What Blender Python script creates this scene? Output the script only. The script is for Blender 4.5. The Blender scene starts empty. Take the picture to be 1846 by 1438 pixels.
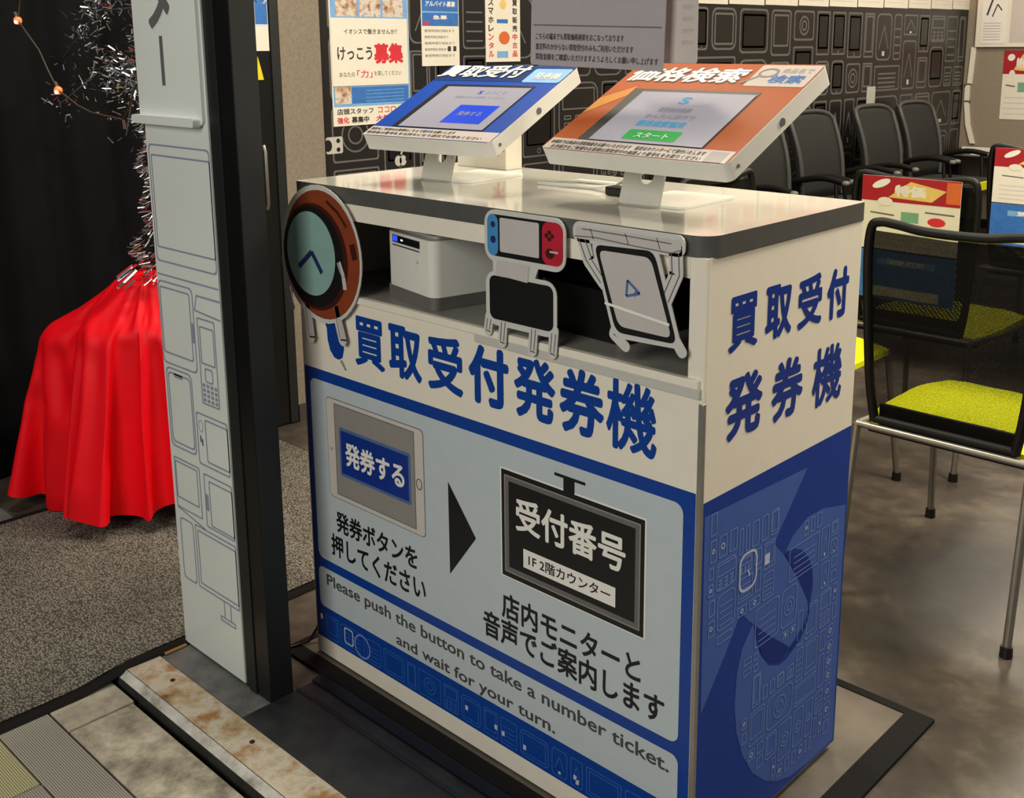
import bpy, bmesh, math, random
from mathutils import Vector, Matrix

SC = bpy.context.scene
COL = SC.collection

# ------------------------------------------------------------------ camera, world, lights, exposure
def lin(c):
    return tuple((v / 12.92 if v <= 0.04045 else ((v + 0.055) / 1.055) ** 2.4) for v in c)

def rgb(r, g, b):
    return lin((r / 255.0, g / 255.0, b / 255.0))

YAW, PITCH, ROLL = -0.7569634514977098, 0.20645882404441285, -0.006090846953696222
CAM = Vector((1.7514912621505485, -1.1849315427608722, 1.2504044173458986))
FPX, PPX, PPY = 1946.5674, 963.1737, 489.8400
fw = Vector((math.sin(YAW) * math.cos(PITCH), math.cos(YAW) * math.cos(PITCH), -math.sin(PITCH)))
rt = fw.cross(Vector((0, 0, 1))).normalized()
up = rt.cross(fw)
r2 = rt * math.cos(ROLL) + up * math.sin(ROLL)
u2 = up * math.cos(ROLL) - rt * math.sin(ROLL)
cd = bpy.data.cameras.new('camera')
cam = bpy.data.objects.new('camera', cd)
COL.objects.link(cam)
m = Matrix((r2, u2, -fw)).transposed().to_4x4()
m.translation = CAM
cam.matrix_world = m
cd.sensor_fit = 'HORIZONTAL'
cd.sensor_width = 36.0
cd.lens = FPX / 1846.0 * 36.0
cd.shift_x = (923.0 - PPX) / 1846.0
cd.shift_y = (PPY - 719.0) / 1846.0
cd.clip_start = 0.05
SC.camera = cam

W = bpy.data.worlds.new('evening_street')
SC.world = W
W.use_nodes = True
W.node_tree.nodes['Background'].inputs[0].default_value = (0.80, 0.80, 0.80, 1)
W.node_tree.nodes['Background'].inputs[1].default_value = 0.06

def area(name, loc, size, power, col, rot=(0, 0, 0), sy=None, spread=None):
    l = bpy.data.lights.new(name, 'AREA')
    l.energy = power
    l.color = col
    l.size = size
    if sy:
        l.shape = 'RECTANGLE'
        l.size_y = sy
    if spread:
        l.spread = spread
    o = bpy.data.objects.new(name, l)
    o.location = loc
    o.rotation_euler = rot
    COL.objects.link(o)
    return o

WARM = (1.0, 0.89, 0.71)
for (lx, ly, pw) in ((1.5, 1.75, 88), (-0.12, 0.52, 30), (1.0, 3.0, 8), (2.75, 0.65, 34), (-0.4, 2.6, 14), (0.4, 4.2, 34), (2.0, 4.4, 26), (-0.2, 5.2, 26)):
    area('ceiling_lamp', (lx, ly, 2.66), 0.55, pw, WARM)
area('entrance_lamp', (-0.45, -0.25, 2.6), 0.35, 15, (1.0, 0.93, 0.82))
area('street_fill', (1.2, -3.3, 2.1), 1.6, 68, (1.0, 0.97, 0.87), (math.radians(70), 0, math.radians(8)))  # added area light standing in for the street's broad ambient light

SC.view_settings.view_transform = 'Standard'
SC.view_settings.look = 'None'
SC.view_settings.gamma = 1.0
SC.view_settings.use_curve_mapping = False
SC.view_settings.exposure = 0.0

# ------------------------------------------------------------------ materials
MATS = {}

def mat(name, col, rough=0.5, metal=0.0, var=0.06, scale=30.0, emit=0.0, spec=0.5, bump=0.0, coat=0.0, alpha=None, trans=0.0):
    if name in MATS:
        return MATS[name]
    m = bpy.data.materials.new(name)
    m.use_nodes = True
    nt = m.node_tree
    b = nt.nodes['Principled BSDF']
    tc = nt.nodes.new('ShaderNodeTexCoord')
    nz = nt.nodes.new('ShaderNodeTexNoise')
    nz.inputs['Scale'].default_value = scale
    nz.inputs['Detail'].default_value = 3
    nt.links.new(tc.outputs['Object'], nz.inputs['Vector'])
    rp = nt.nodes.new('ShaderNodeValToRGB')
    c = rgb(*col)
    rp.color_ramp.elements[0].color = tuple(v * (1 - var) for v in c) + (1,)
    rp.color_ramp.elements[1].color = tuple(min(1, v * (1 + var)) for v in c) + (1,)
    rp.color_ramp.elements[0].position = 0.3
    rp.color_ramp.elements[1].position = 0.7
    nt.links.new(nz.outputs['Fac'], rp.inputs['Fac'])
    nt.links.new(rp.outputs['Color'], b.inputs['Base Color'])
    b.inputs['Roughness'].default_value = rough
    b.inputs['Metallic'].default_value = metal
    b.inputs['Specular IOR Level'].default_value = spec
    if coat:
        b.inputs['Coat Weight'].default_value = coat
        b.inputs['Coat Roughness'].default_value = 0.06
    if trans:
        b.inputs['Transmission Weight'].default_value = trans
    if emit:
        nt.links.new(rp.outputs['Color'], b.inputs['Emission Color'])
        b.inputs['Emission Strength'].default_value = emit
    if bump:
        bp = nt.nodes.new('ShaderNodeBump')
        bp.inputs['Strength'].default_value = bump
        bp.inputs['Distance'].default_value = 0.004
        nt.links.new(nz.outputs['Fac'], bp.inputs['Height'])
        nt.links.new(bp.outputs['Normal'], b.inputs['Normal'])
    if alpha is not None:
        b.inputs['Alpha'].default_value = alpha
    MATS[name] = m
    return m

def noise_mat(name, cols, scale, rough=0.6, detail=6, bump=0.3, dist=0.004, spec=0.5, stretch=(1, 1, 1), rough2=None):
    m = bpy.data.materials.new(name)
    m.use_nodes = True
    nt = m.node_tree
    b = nt.nodes['Principled BSDF']
    tc = nt.nodes.new('ShaderNodeTexCoord')
    mp = nt.nodes.new('ShaderNodeMapping')
    mp.inputs['Scale'].default_value = stretch
    nt.links.new(tc.outputs['Object'], mp.inputs['Vector'])
    nz = nt.nodes.new('ShaderNodeTexNoise')
    nz.inputs['Scale'].default_value = scale
    nz.inputs['Detail'].default_value = detail
    nz.inputs['Roughness'].default_value = 0.65
    nt.links.new(mp.outputs['Vector'], nz.inputs['Vector'])
    rp = nt.nodes.new('ShaderNodeValToRGB')
    el = rp.color_ramp.elements
    n = len(cols)
    while len(el) < n:
        el.new(0.5)
    for i, c in enumerate(cols):
        el[i].position = 0.3 + 0.4 * i / (n - 1)
        el[i].color = rgb(*c) + (1,)
    nt.links.new(nz.outputs['Fac'], rp.inputs['Fac'])
    nt.links.new(rp.outputs['Color'], b.inputs['Base Color'])
    b.inputs['Roughness'].default_value = rough
    b.inputs['Specular IOR Level'].default_value = spec
    if rough2 is not None:
        mr = nt.nodes.new('ShaderNodeMapRange')
        mr.inputs['From Min'].default_value = 0.3
        mr.inputs['From Max'].default_value = 0.7
        mr.inputs['To Min'].default_value = rough
        mr.inputs['To Max'].default_value = rough2
        nt.links.new(nz.outputs['Fac'], mr.inputs['Value'])
        nt.links.new(mr.outputs['Result'], b.inputs['Roughness'])
    if bump:
        bp = nt.nodes.new('ShaderNodeBump')
        bp.inputs['Strength'].default_value = bump
        bp.inputs['Distance'].default_value = dist
        nt.links.new(nz.outputs['Fac'], bp.inputs['Height'])
        nt.links.new(bp.outputs['Normal'], b.inputs['Normal'])
    MATS[name] = m
    return m

def carpet_mat(name):
    m = bpy.data.materials.new(name)
    m.use_nodes = True
    nt = m.node_tree
    b = nt.nodes['Principled BSDF']
    tc = nt.nodes.new('ShaderNodeTexCoord')
    mp = nt.nodes.new('ShaderNodeMapping')
    mp.inputs['Rotation'].default_value = (0, 0, math.radians(18))
    mp.inputs['Scale'].default_value = (120, 290, 1)
    nt.links.new(tc.outputs['Object'], mp.inputs['Vector'])
    vo = nt.nodes.new('ShaderNodeTexVoronoi')
    vo.inputs['Scale'].default_value = 1.0
    vo.inputs['Randomness'].default_value = 0.55
    nt.links.new(mp.outputs['Vector'], vo.inputs['Vector'])
    r1 = nt.nodes.new('ShaderNodeValToRGB')
    r1.color_ramp.elements[0].position = 0.05
    r1.color_ramp.elements[0].color = rgb(190, 184, 168) + (1,)
    r1.color_ramp.elements[1].position = 0.62
    r1.color_ramp.elements[1].color = rgb(74, 72, 68) + (1,)
    nt.links.new(vo.outputs['Distance'], r1.inputs['Fac'])
    nz = nt.nodes.new('ShaderNodeTexNoise')
    nz.inputs['Scale'].default_value = 3.0
    nz.inputs['Detail'].default_value = 4
    nt.links.new(tc.outputs['Object'], nz.inputs['Vector'])
    mx = nt.nodes.new('ShaderNodeMix')
    mx.data_type = 'RGBA'
    mx.blend_type = 'MULTIPLY'
    mx.inputs[0].default_value = 1.0
    r2_ = nt.nodes.new('ShaderNodeValToRGB')
    r2_.color_ramp.elements[0].position = 0.3
    r2_.color_ramp.elements[0].color = (0.62, 0.62, 0.62, 1)
    r2_.color_ramp.elements[1].position = 0.7
    r2_.color_ramp.elements[1].color = (1, 1, 1, 1)
    nt.links.new(nz.outputs['Fac'], r2_.inputs['Fac'])
    nt.links.new(r1.outputs['Color'], mx.inputs[6])
    nt.links.new(r2_.outputs['Color'], mx.inputs[7])
    nt.links.new(mx.outputs[2], b.inputs['Base Color'])
    b.inputs['Roughness'].default_value = 0.95
    b.inputs['Specular IOR Level'].default_value = 0.1
    bp = nt.nodes.new('ShaderNodeBump')
    bp.invert = True
    bp.inputs['Strength'].default_value = 0.8
    bp.inputs['Distance'].default_value = 0.004
    nt.links.new(vo.outputs['Distance'], bp.inputs['Height'])
    nt.links.new(bp.outputs['Normal'], b.inputs['Normal'])
    return m

def ribbed_mat(name, c0, c1, freq):
    m = bpy.data.materials.new(name)
    m.use_nodes = True
    nt = m.node_tree
    b = nt.nodes['Principled BSDF']
    tc = nt.nodes.new('ShaderNodeTexCoord')
    wv = nt.nodes.new('ShaderNodeTexWave')
    wv.bands_direction = 'Y'
    wv.inputs['Scale'].default_value = freq
    wv.inputs['Distortion'].default_value = 0.4
    nt.links.new(tc.outputs['Object'], wv.inputs['Vector'])
    rp = nt.nodes.new('ShaderNodeValToRGB')
    rp.color_ramp.elements[0].color = rgb(*c0) + (1,)
    rp.color_ramp.elements[1].color = rgb(*c1) + (1,)
    nt.links.new(wv.outputs['Fac'], rp.inputs['Fac'])
    nt.links.new(rp.outputs['Color'], b.inputs['Base Color'])
    b.inputs['Roughness'].default_value = 0.8
    bp = nt.nodes.new('ShaderNodeBump')
    bp.inputs['Strength'].default_value = 0.5
    bp.inputs['Distance'].default_value = 0.002
    nt.links.new(wv.outputs['Fac'], bp.inputs['Height'])
    nt.links.new(bp.outputs['Normal'], b.inputs['Normal'])
    return m

def mesh_fabric(name, col, open_low, open_high, z0, z1):
    """woven see-through mesh: dark threads with real gaps, knitted looser near the seat"""
    m = bpy.data.materials.new(name)
    m.use_nodes = True
    nt = m.node_tree
    b = nt.nodes['Principled BSDF']
    b.inputs['Base Color'].default_value = rgb(*col) + (1,)
    b.inputs['Roughness'].default_value = 0.8
    b.inputs['Specular IOR Level'].default_value = 0.15
    tc = nt.nodes.new('ShaderNodeTexCoord')
    out = nt.nodes['Material Output']
    sp = nt.nodes.new('ShaderNodeSeparateXYZ')
    nt.links.new(tc.outputs['Object'], sp.inputs[0])
    mr = nt.nodes.new('ShaderNodeMapRange')
    mr.interpolation_type = 'SMOOTHSTEP'
    mr.inputs['From Min'].default_value = z0
    mr.inputs['From Max'].default_value = z1
    # threshold on a sine wave that leaves the wanted open share per direction
    mr.inputs['To Min'].default_value = 0.5 + 0.5 * math.cos(math.pi * math.sqrt(open_low))
    mr.inputs['To Max'].default_value = 0.5 + 0.5 * math.cos(math.pi * math.sqrt(open_high))
    nt.links.new(sp.outputs['Z'], mr.inputs['Value'])
    facs = []
    for d, sc in (('DIAGONAL', 150), ('Z', 170)):
        wv = nt.nodes.new('ShaderNodeTexWave')
        wv.bands_direction = d
        wv.inputs['Scale'].default_value = sc
        nt.links.new(tc.outputs['Object'], wv.inputs['Vector'])
        gt = nt.nodes.new('ShaderNodeMath')
        gt.operation = 'GREATER_THAN'
        nt.links.new(wv.outputs['Fac'], gt.inputs[0])
        nt.links.new(mr.outputs['Result'], gt.inputs[1])
        facs.append(gt)
    mu = nt.nodes.new('ShaderNodeMath')
    mu.operation = 'MULTIPLY'
    nt.links.new(facs[0].outputs[0], mu.inputs[0])
    nt.links.new(facs[1].outputs[0], mu.inputs[1])
    tr = nt.nodes.new('ShaderNodeBsdfTransparent')
    mx = nt.nodes.new('ShaderNodeMixShader')
    nt.links.new(mu.outputs[0], mx.inputs[0])
    nt.links.new(b.outputs[0], mx.inputs[1])
    nt.links.new(tr.outputs[0], mx.inputs[2])
    nt.links.new(mx.outputs[0], out.inputs['Surface'])
    MATS[name] = m
    return m

M_CREAM = mat('cream laminate', (236, 229, 214), 0.45, var=0.02)
M_TOP = mat('white laminate top', (198, 196, 186), 0.07, var=0.015, spec=0.6)
M_EDGE = mat('charcoal edge band', (84, 84, 82), 0.4)
M_BLUE = mat('print blue', (10, 62, 150), 0.35, var=0.03)
M_DBLUE = mat('print deep blue', (16, 52, 140), 0.35, var=0.03)
M_PANEL = mat('print pale blue grey', (190, 201, 208), 0.35, var=0.02)
M_BLACK = mat('print black', (20, 21, 23), 0.4)
M_PGREY = mat('print warm grey', (146, 142, 138), 0.4, var=0.03)
M_PLGREY = mat('print light grey', (205, 200, 194), 0.4, var=0.02)
M_PMID = mat('print mid grey', (104, 102, 102), 0.4)
M_ETXT = mat('print dark grey', (72, 72, 74), 0.4)
M_BTNB = mat('print button rim', (84, 108, 160), 0.4)
M_ALU = mat('brushed aluminium', (176, 174, 168), 0.38, metal=0.75)
M_DARK = mat('dark interior laminate', (70, 66, 62), 0.5)
M_SHELF = mat('grey shelf laminate', (150, 146, 140), 0.35)
M_SBLUE = mat('side print blue', (24, 58, 146), 0.5, var=0.03, spec=0.25)
M_SLIGHT = mat('side print light blue', (66, 96, 172), 0.5, var=0.04, spec=0.25)
M_SLINE = mat('side print line', (112, 138, 200), 0.5, spec=0.25)
M_SLINE2 = mat('side print bright line', (186, 196, 222), 0.3)
M_SDARK = mat('side print dark blue', (16, 44, 126), 0.5, spec=0.25)
M_BLINE = mat('band print line', (58, 108, 184), 0.3)
M_WHITE = mat('white print', (238, 236, 230), 0.4, var=0.02)
M_PLASTIC = mat('white plastic', (228, 226, 218), 0.4, var=0.02)
M_GPLASTIC = mat('light grey steel', (196, 194, 188), 0.4, var=0.02)
M_BPLASTIC = mat('black plastic', (16, 16, 17), 0.35)
M_POST = mat('black anodised aluminium', (30, 32, 33), 0.45)
M_DRAPE = noise_mat('black drape', [(9, 9, 10), (17, 17, 19)], 8, 0.9, bump=0.1, spec=0.15)
M_PILLAR = mat('pillar white panel', (224, 228, 224), 0.22, var=0.02, scale=4)
M_PLINE = mat('pillar line print', (146, 152, 172), 0.35)
M_BEIGE = noise_mat('beige wallpaper', [(126, 116, 103), (145, 135, 121)], 90, 0.85, bump=0.25, dist=0.001, spec=0.2)
M_GREYW = noise_mat('taupe wallpaper', [(142, 130, 114), (152, 140, 124)], 60, 0.85, bump=0.2, dist=0.001, spec=0.2)
M_WALLB = mat('black wall panel', (34, 32, 32), 0.34, var=0.05, scale=3)
M_WFILL = mat('wall dark print', (24, 21, 22), 0.3)
M_WLINE = mat('wall line print', (104, 102, 100), 0.4)
M_WLINE2 = mat('wall bright print', (190, 188, 182), 0.4)
M_FLOOR = noise_mat('worn dark concrete floor', [(36, 33, 30), (70, 63, 56), (116, 106, 93)], 2.8, 0.33, detail=5, bump=0)
M_DECK = noise_mat('deck tile', [(78, 72, 64), (112, 105, 95)], 5, 0.35, bump=0.1, rough2=0.5)
M_TRACK = noise_mat('dark threshold metal', [(26, 27, 29), (52, 54, 57)], 9, 0.4, bump=0.15, rough2=0.6)
M_CONC = noise_mat('grey cement', [(78, 80, 80), (122, 122, 118)], 14, 0.8, bump=0.3)
M_RUST = noise_mat('rusty steel plate', [(112, 80, 46), (176, 150, 110), (206, 198, 178), (166, 124, 72), (96, 64, 32)], 7, 0.6, detail=9, bump=0.35, rough2=0.75)
M_LIP = noise_mat('worn steel lip', [(120, 112, 98), (190, 188, 180), (214, 212, 205)], 18, 0.5, detail=9, bump=0.4)
M_STONE = noise_mat('mottled stone paver', [(98, 94, 83), (168, 160, 141), (218, 210, 188)], 16, 0.8, detail=9, bump=0.5)
M_STONE2 = noise_mat('border paver', [(138, 131, 117), (198, 190, 168)], 22, 0.8, detail=9, bump=0.4)
M_STREET = noise_mat('dark joint ground', [(30, 29, 27), (58, 56, 52)], 20, 0.85, bump=0.4)
M_RIB = ribbed_mat('ribbed grey paver', (116, 114, 105), (176, 172, 160), 78)
M_RIBY = ribbed_mat('ribbed yellow paver', (128, 124, 92), (200, 196, 152), 78)
M_CARPET = carpet_mat('looped grey carpet')
M_RUBBER = mat('black rubber', (20, 19, 19), 0.8, spec=0.2)
M_RED = mat('red satin cloth', (248, 10, 28), 0.5, var=0.03, scale=12, spec=0.25)
M_TINSEL = mat('silver tinsel', (226, 228, 234), 0.18, metal=1.0)
M_TWIG = mat('dark artificial twig', (26, 24, 22), 0.7)
M_BULB = mat('orange glass bulb', (255, 120, 60), 0.3, emit=0.7)
M_BULBW = mat('lit filament', (255, 206, 176), 0.3, emit=1.6)
M_WIRE = mat('brown wire', (60, 46, 36), 0.6)
M_MESH = mesh_fabric('black mesh fabric', (9, 8, 8), 0.34, 0.055, 0.545, 0.63)  # lower gaps widened so the seat behind reads as brightly lit
M_CFRAME = mat('black chair frame', (12, 11, 11), 0.5, spec=0.3)
M_CHROME = mat('silver chair tube', (150, 148, 142), 0.35, metal=0.8)
M_LIME = noise_mat('lime seat fabric', [(206, 214, 6), (226, 234, 22)], 200, 0.75, bump=0.2, dist=0.001, spec=0.2)
M_DGREY = mat('dark grey upholstery', (34, 34, 33), 0.75, scale=300, bump=0.2)
M_SEDGE = mat('grey chair shell', (72, 72, 70), 0.45)
M_TIP = mat('grey armrest tip', (112, 110, 106), 0.45)
M_ORANGE = mat('orange print', (164, 76, 12), 0.45, var=0.05, spec=0.2)
M_ORANGEL = mat('pale orange sheen', (196, 130, 44), 0.35, spec=0.3)
M_TBLUE = mat('bright blue print', (8, 66, 164), 0.4, var=0.04, spec=0.25)
M_TNAVY = mat('navy print', (18, 54, 112), 0.3)
M_SCREEN = mat('lit tablet screen', (138, 136, 148), 0.3, var=0.03, scale=9, emit=0.42, spec=0.3)
M_SCRB = mat('lit blue button', (36, 66, 186), 0.2, emit=0.55)
M_SCRG = mat('lit green button', (34, 140, 62), 0.2, emit=0.55)
M_SCRT = mat('lit teal text', (60, 140, 180), 0.2, emit=0.4)
M_SCRD = mat('screen grey text', (130, 128, 145), 0.2, emit=0.4)
M_PAPER = mat('paper', (232, 226, 212), 0.7, var=0.02)
M_PAPERB = mat('paper blue print', (50, 112, 190), 0.6, var=0.12, scale=60)
M_PAPERL = mat('paper light blue print', (120, 170, 220), 0.6, var=0.1)
M_PRED = mat('paper red print', (214, 40, 56), 0.6)
M_PDRED = mat('flyer deep red', (170, 24, 36), 0.5)
M_PBLK = mat('paper black print', (52, 48, 46), 0.6)
M_PGRN = mat('flyer green', (120, 168, 140), 0.6)
M_PYEL = mat('flyer yellow', (230, 196, 110), 0.6)
M_PORG = mat('flyer orange', (216, 104, 46), 0.6)
M_PPHOTO = noise_mat('printed photo', [(90, 70, 60), (190, 150, 120), (220, 214, 204), (120, 140, 160)], 40, 0.6, bump=0)
M_LAMIN = mat('laminated grey sheet', (178, 170, 176), 0.18, var=0.02)
M_LAMIN2 = mat('laminated pale sheet', (206, 196, 190), 0.2, var=0.02)
M_BROWN = mat('cutout brown', (136, 62, 34), 0.4, var=0.08)
M_DBROWN = mat('cutout dark brown', (62, 26, 18), 0.4)
M_TEAL = mat('cutout pale teal', (136, 172, 166), 0.35, var=0.03)
M_CUTW = mat('cutout white acrylic', (196, 190, 188), 0.3, var=0.02)
M_CUTL = mat('cutout clear rim', (206, 204, 200), 0.2, var=0.02)
M_CRED = mat('cutout red', (186, 34, 54), 0.4)
M_CBLU = mat('cutout blue', (70, 140, 196), 0.4)
M_INDIGO = mat('cutout indigo', (34, 44, 92), 0.4)
M_PRNB = mat('printer display', (14, 14, 18), 0.2)
M_LED = mat('blue led', (40, 70, 255), 0.3, emit=1.2)
M_LEDW = mat('white led', (235, 240, 255), 0.3, emit=1.2)
M_PGBASE = mat('printer grey base', (104, 102, 98), 0.5)
M_YEL = mat('yellow tag', (236, 214, 30), 0.5)
M_CEIL = mat('white ceiling', (214, 210, 202), 0.8)
M_BRASS = mat('brass strip', (206, 178, 110), 0.35, metal=0.8)

# ------------------------------------------------------------------ mesh builder
class MB:
    def __init__(s):
        s.v, s.f, s.m, s.mats, s.sm = [], [], [], [], []
    def mi(s, mt):
        if mt not in s.mats:
            s.mats.append(mt)
        return s.mats.index(mt)
    def add(s, verts, faces, mt, smooth=False):
        o = len(s.v)
        s.v.extend([tuple(v) for v in verts])
        k = s.mi(mt)
        for f in faces:
            s.f.append(tuple(i + o for i in f))
            s.m.append(k)
            s.sm.append(smooth)
    def box(s, x0, y0, z0, x1, y1, z1, mt):
        v = [(x, y, z) for x in (x0, x1) for y in (y0, y1) for z in (z0, z1)]
        s.add(v, [(0, 1, 3, 2), (4, 6, 7, 5), (0, 4, 5, 1), (2, 3, 7, 6), (0, 2, 6, 4), (1, 5, 7, 3)], mt)
    def prism(s, poly, fr, h0, h1, mt, mt_side=None, smooth_side=False):
        """poly in 2-D on frame fr = (O, A, B, N), from height h0 to h1 along N"""
        O, A, B, N = fr
        n = len(poly)
        lo = [O + A * a + B * b + N * h0 for a, b in poly]
        hi = [O + A * a + B * b + N * h1 for a, b in poly]
        s.add(lo + hi, [tuple(range(n - 1, -1, -1)), tuple(range(n, 2 * n))], mt)
        s.add(lo + hi, [(i, (i + 1) % n, n + (i + 1) % n, n + i) for i in range(n)], mt_side or mt, smooth_side)
    def tube(s, path, r, mt, n=8, closed=False, caps=True):
        P = [Vector(p) for p in path]
        L = len(P)
        R = r if isinstance(r, (list, tuple)) else [r] * L
        rings = []
        t0 = None
        nrm = None
        for i in range(L):
            if closed:
                t = (P[(i + 1) % L] - P[i - 1]).normalized()
            else:
                t = (P[min(i + 1, L - 1)] - P[max(i - 1, 0)]).normalized()
            if nrm is None:
                a = Vector((0, 0, 1)) if abs(t.z) < 0.9 else Vector((1, 0, 0))
                nrm = t.cross(a).normalized()
            else:
                nrm = (nrm - t * nrm.dot(t)).normalized()
            bn = t.cross(nrm)
            rings.append([P[i] + (nrm * math.cos(2 * math.pi * k / n) + bn * math.sin(2 * math.pi * k / n)) * R[i] for k in range(n)])
        v = [p for rg in rings for p in rg]
        f = []
        for i in range(L if closed else L - 1):
            j = (i + 1) % L
            for k in range(n):
                f.append((i * n + k, i * n + (k + 1) % n, j * n + (k + 1) % n, j * n + k))
        s.add(v, f, mt, True)
        if caps and not closed:
            s.add(rings[0], [tuple(range(n - 1, -1, -1))], mt)
            s.add(rings[-1], [tuple(range(n))], mt)
    def sphere(s, c, r, mt, nu=10, nv=7, sc=(1, 1, 1)):
        c = Vector(c)
        v, f = [], []
        for j in range(nv + 1):
            th = math.pi * j / nv
            for i in range(nu):
                ph = 2 * math.pi * i / nu
                v.append(c + Vector((math.sin(th) * math.cos(ph) * sc[0], math.sin(th) * math.sin(ph) * sc[1], math.cos(th) * sc[2])) * r)
        for j in range(nv):
            for i in range(nu):
                f.append((j * nu + i, (j + 1) * nu + i, (j + 1) * nu + (i + 1) % nu, j * nu + (i + 1) % nu))
        s.add(v, f, mt, True)
    def grid(s, rows, mt, smooth=True, closed=False):
        nr, nc = len(rows), len(rows[0])
        v = [p for r in rows for p in r]
        f = []
        for i in range(nr - 1):
            for j in range(nc if closed else nc - 1):
                f.append((i * nc + j, i * nc + (j + 1) % nc, (i + 1) * nc + (j + 1) % nc, (i + 1) * nc + j))
        s.add(v, f, mt, smooth)
    def build(s, name, parent=None, bevel=0.0, loc=None):
        me = bpy.data.meshes.new(name)
        off = Vector(loc) if loc is not None else Vector((0, 0, 0))
        me.from_pydata([tuple(Vector(v) - off) for v in s.v], [], s.f)
        for mt in s.mats:
            me.materials.append(mt)
        me.polygons.foreach_set('material_index', s.m)
        me.polygons.foreach_set('use_smooth', s.sm)
        me.update()
        o = bpy.data.objects.new(name, me)
        COL.objects.link(o)
        if loc is not None:
            o.location = off
        if parent:
            o.parent = parent
        if bevel:
            md = o.modifiers.new('edge', 'BEVEL')
            md.width = bevel
            md.segments = 2
            md.limit_method = 'ANGLE'
        return o

def rrect(x0, y0, x1, y1, r, n=5):
    r = min(r, abs(x1 - x0) / 2 - 1e-5, abs(y1 - y0) / 2 - 1e-5)
    pts = []
    for cx, cy, a in ((x1 - r, y1 - r, 0), (x0 + r, y1 - r, 90), (x0 + r, y0 + r, 180), (x1 - r, y0 + r, 270)):
        for k in range(n + 1):
            t = math.radians(a + 90.0 * k / n)
            pts.append((cx + r * math.cos(t), cy + r * math.sin(t)))
    return pts

def ellipse(cx, cy, rx, ry, n=32, rot=0.0):
    c, s_ = math.cos(rot), math.sin(rot)
    return [(cx + rx * math.cos(t) * c - ry * math.sin(t) * s_, cy + rx * math.cos(t) * s_ + ry * math.sin(t) * c) for t in [2 * math.pi * k / n for k in range(n)]]

TEXT = {}
def text_geo(body):
    """flat glyph mesh of a line of lettering"""
    k = body
    if k not in TEXT:
        cu = bpy.data.curves.new('lettering', 'FONT')
        cu.body = body
        cu.resolution_u = 3
        ob = bpy.data.objects.new('lettering', cu)
        COL.objects.link(ob)
        dg = bpy.context.evaluated_depsgraph_get()
        me = bpy.data.meshes.new_from_object(ob.evaluated_get(dg))
        vs = [(v.co.x, v.co.y) for v in me.vertices]
        fs = [tuple(p.vertices) for p in me.polygons]
        COL.objects.unlink(ob)
        bpy.data.objects.remove(ob)
        bpy.data.meshes.remove(me)
        TEXT[k] = (vs, fs)
    return TEXT[k]

def inpoly(x, y, poly):
    c = False
    n = len(poly)
    j = n - 1
    for i in range(n):
        xi, yi = poly[i]
        xj, yj = poly[j]
        if (yi > y) != (yj > y) and x < (xj - xi) * (y - yi) / (yj - yi) + xi:
            c = not c
        j = i
    return c

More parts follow.
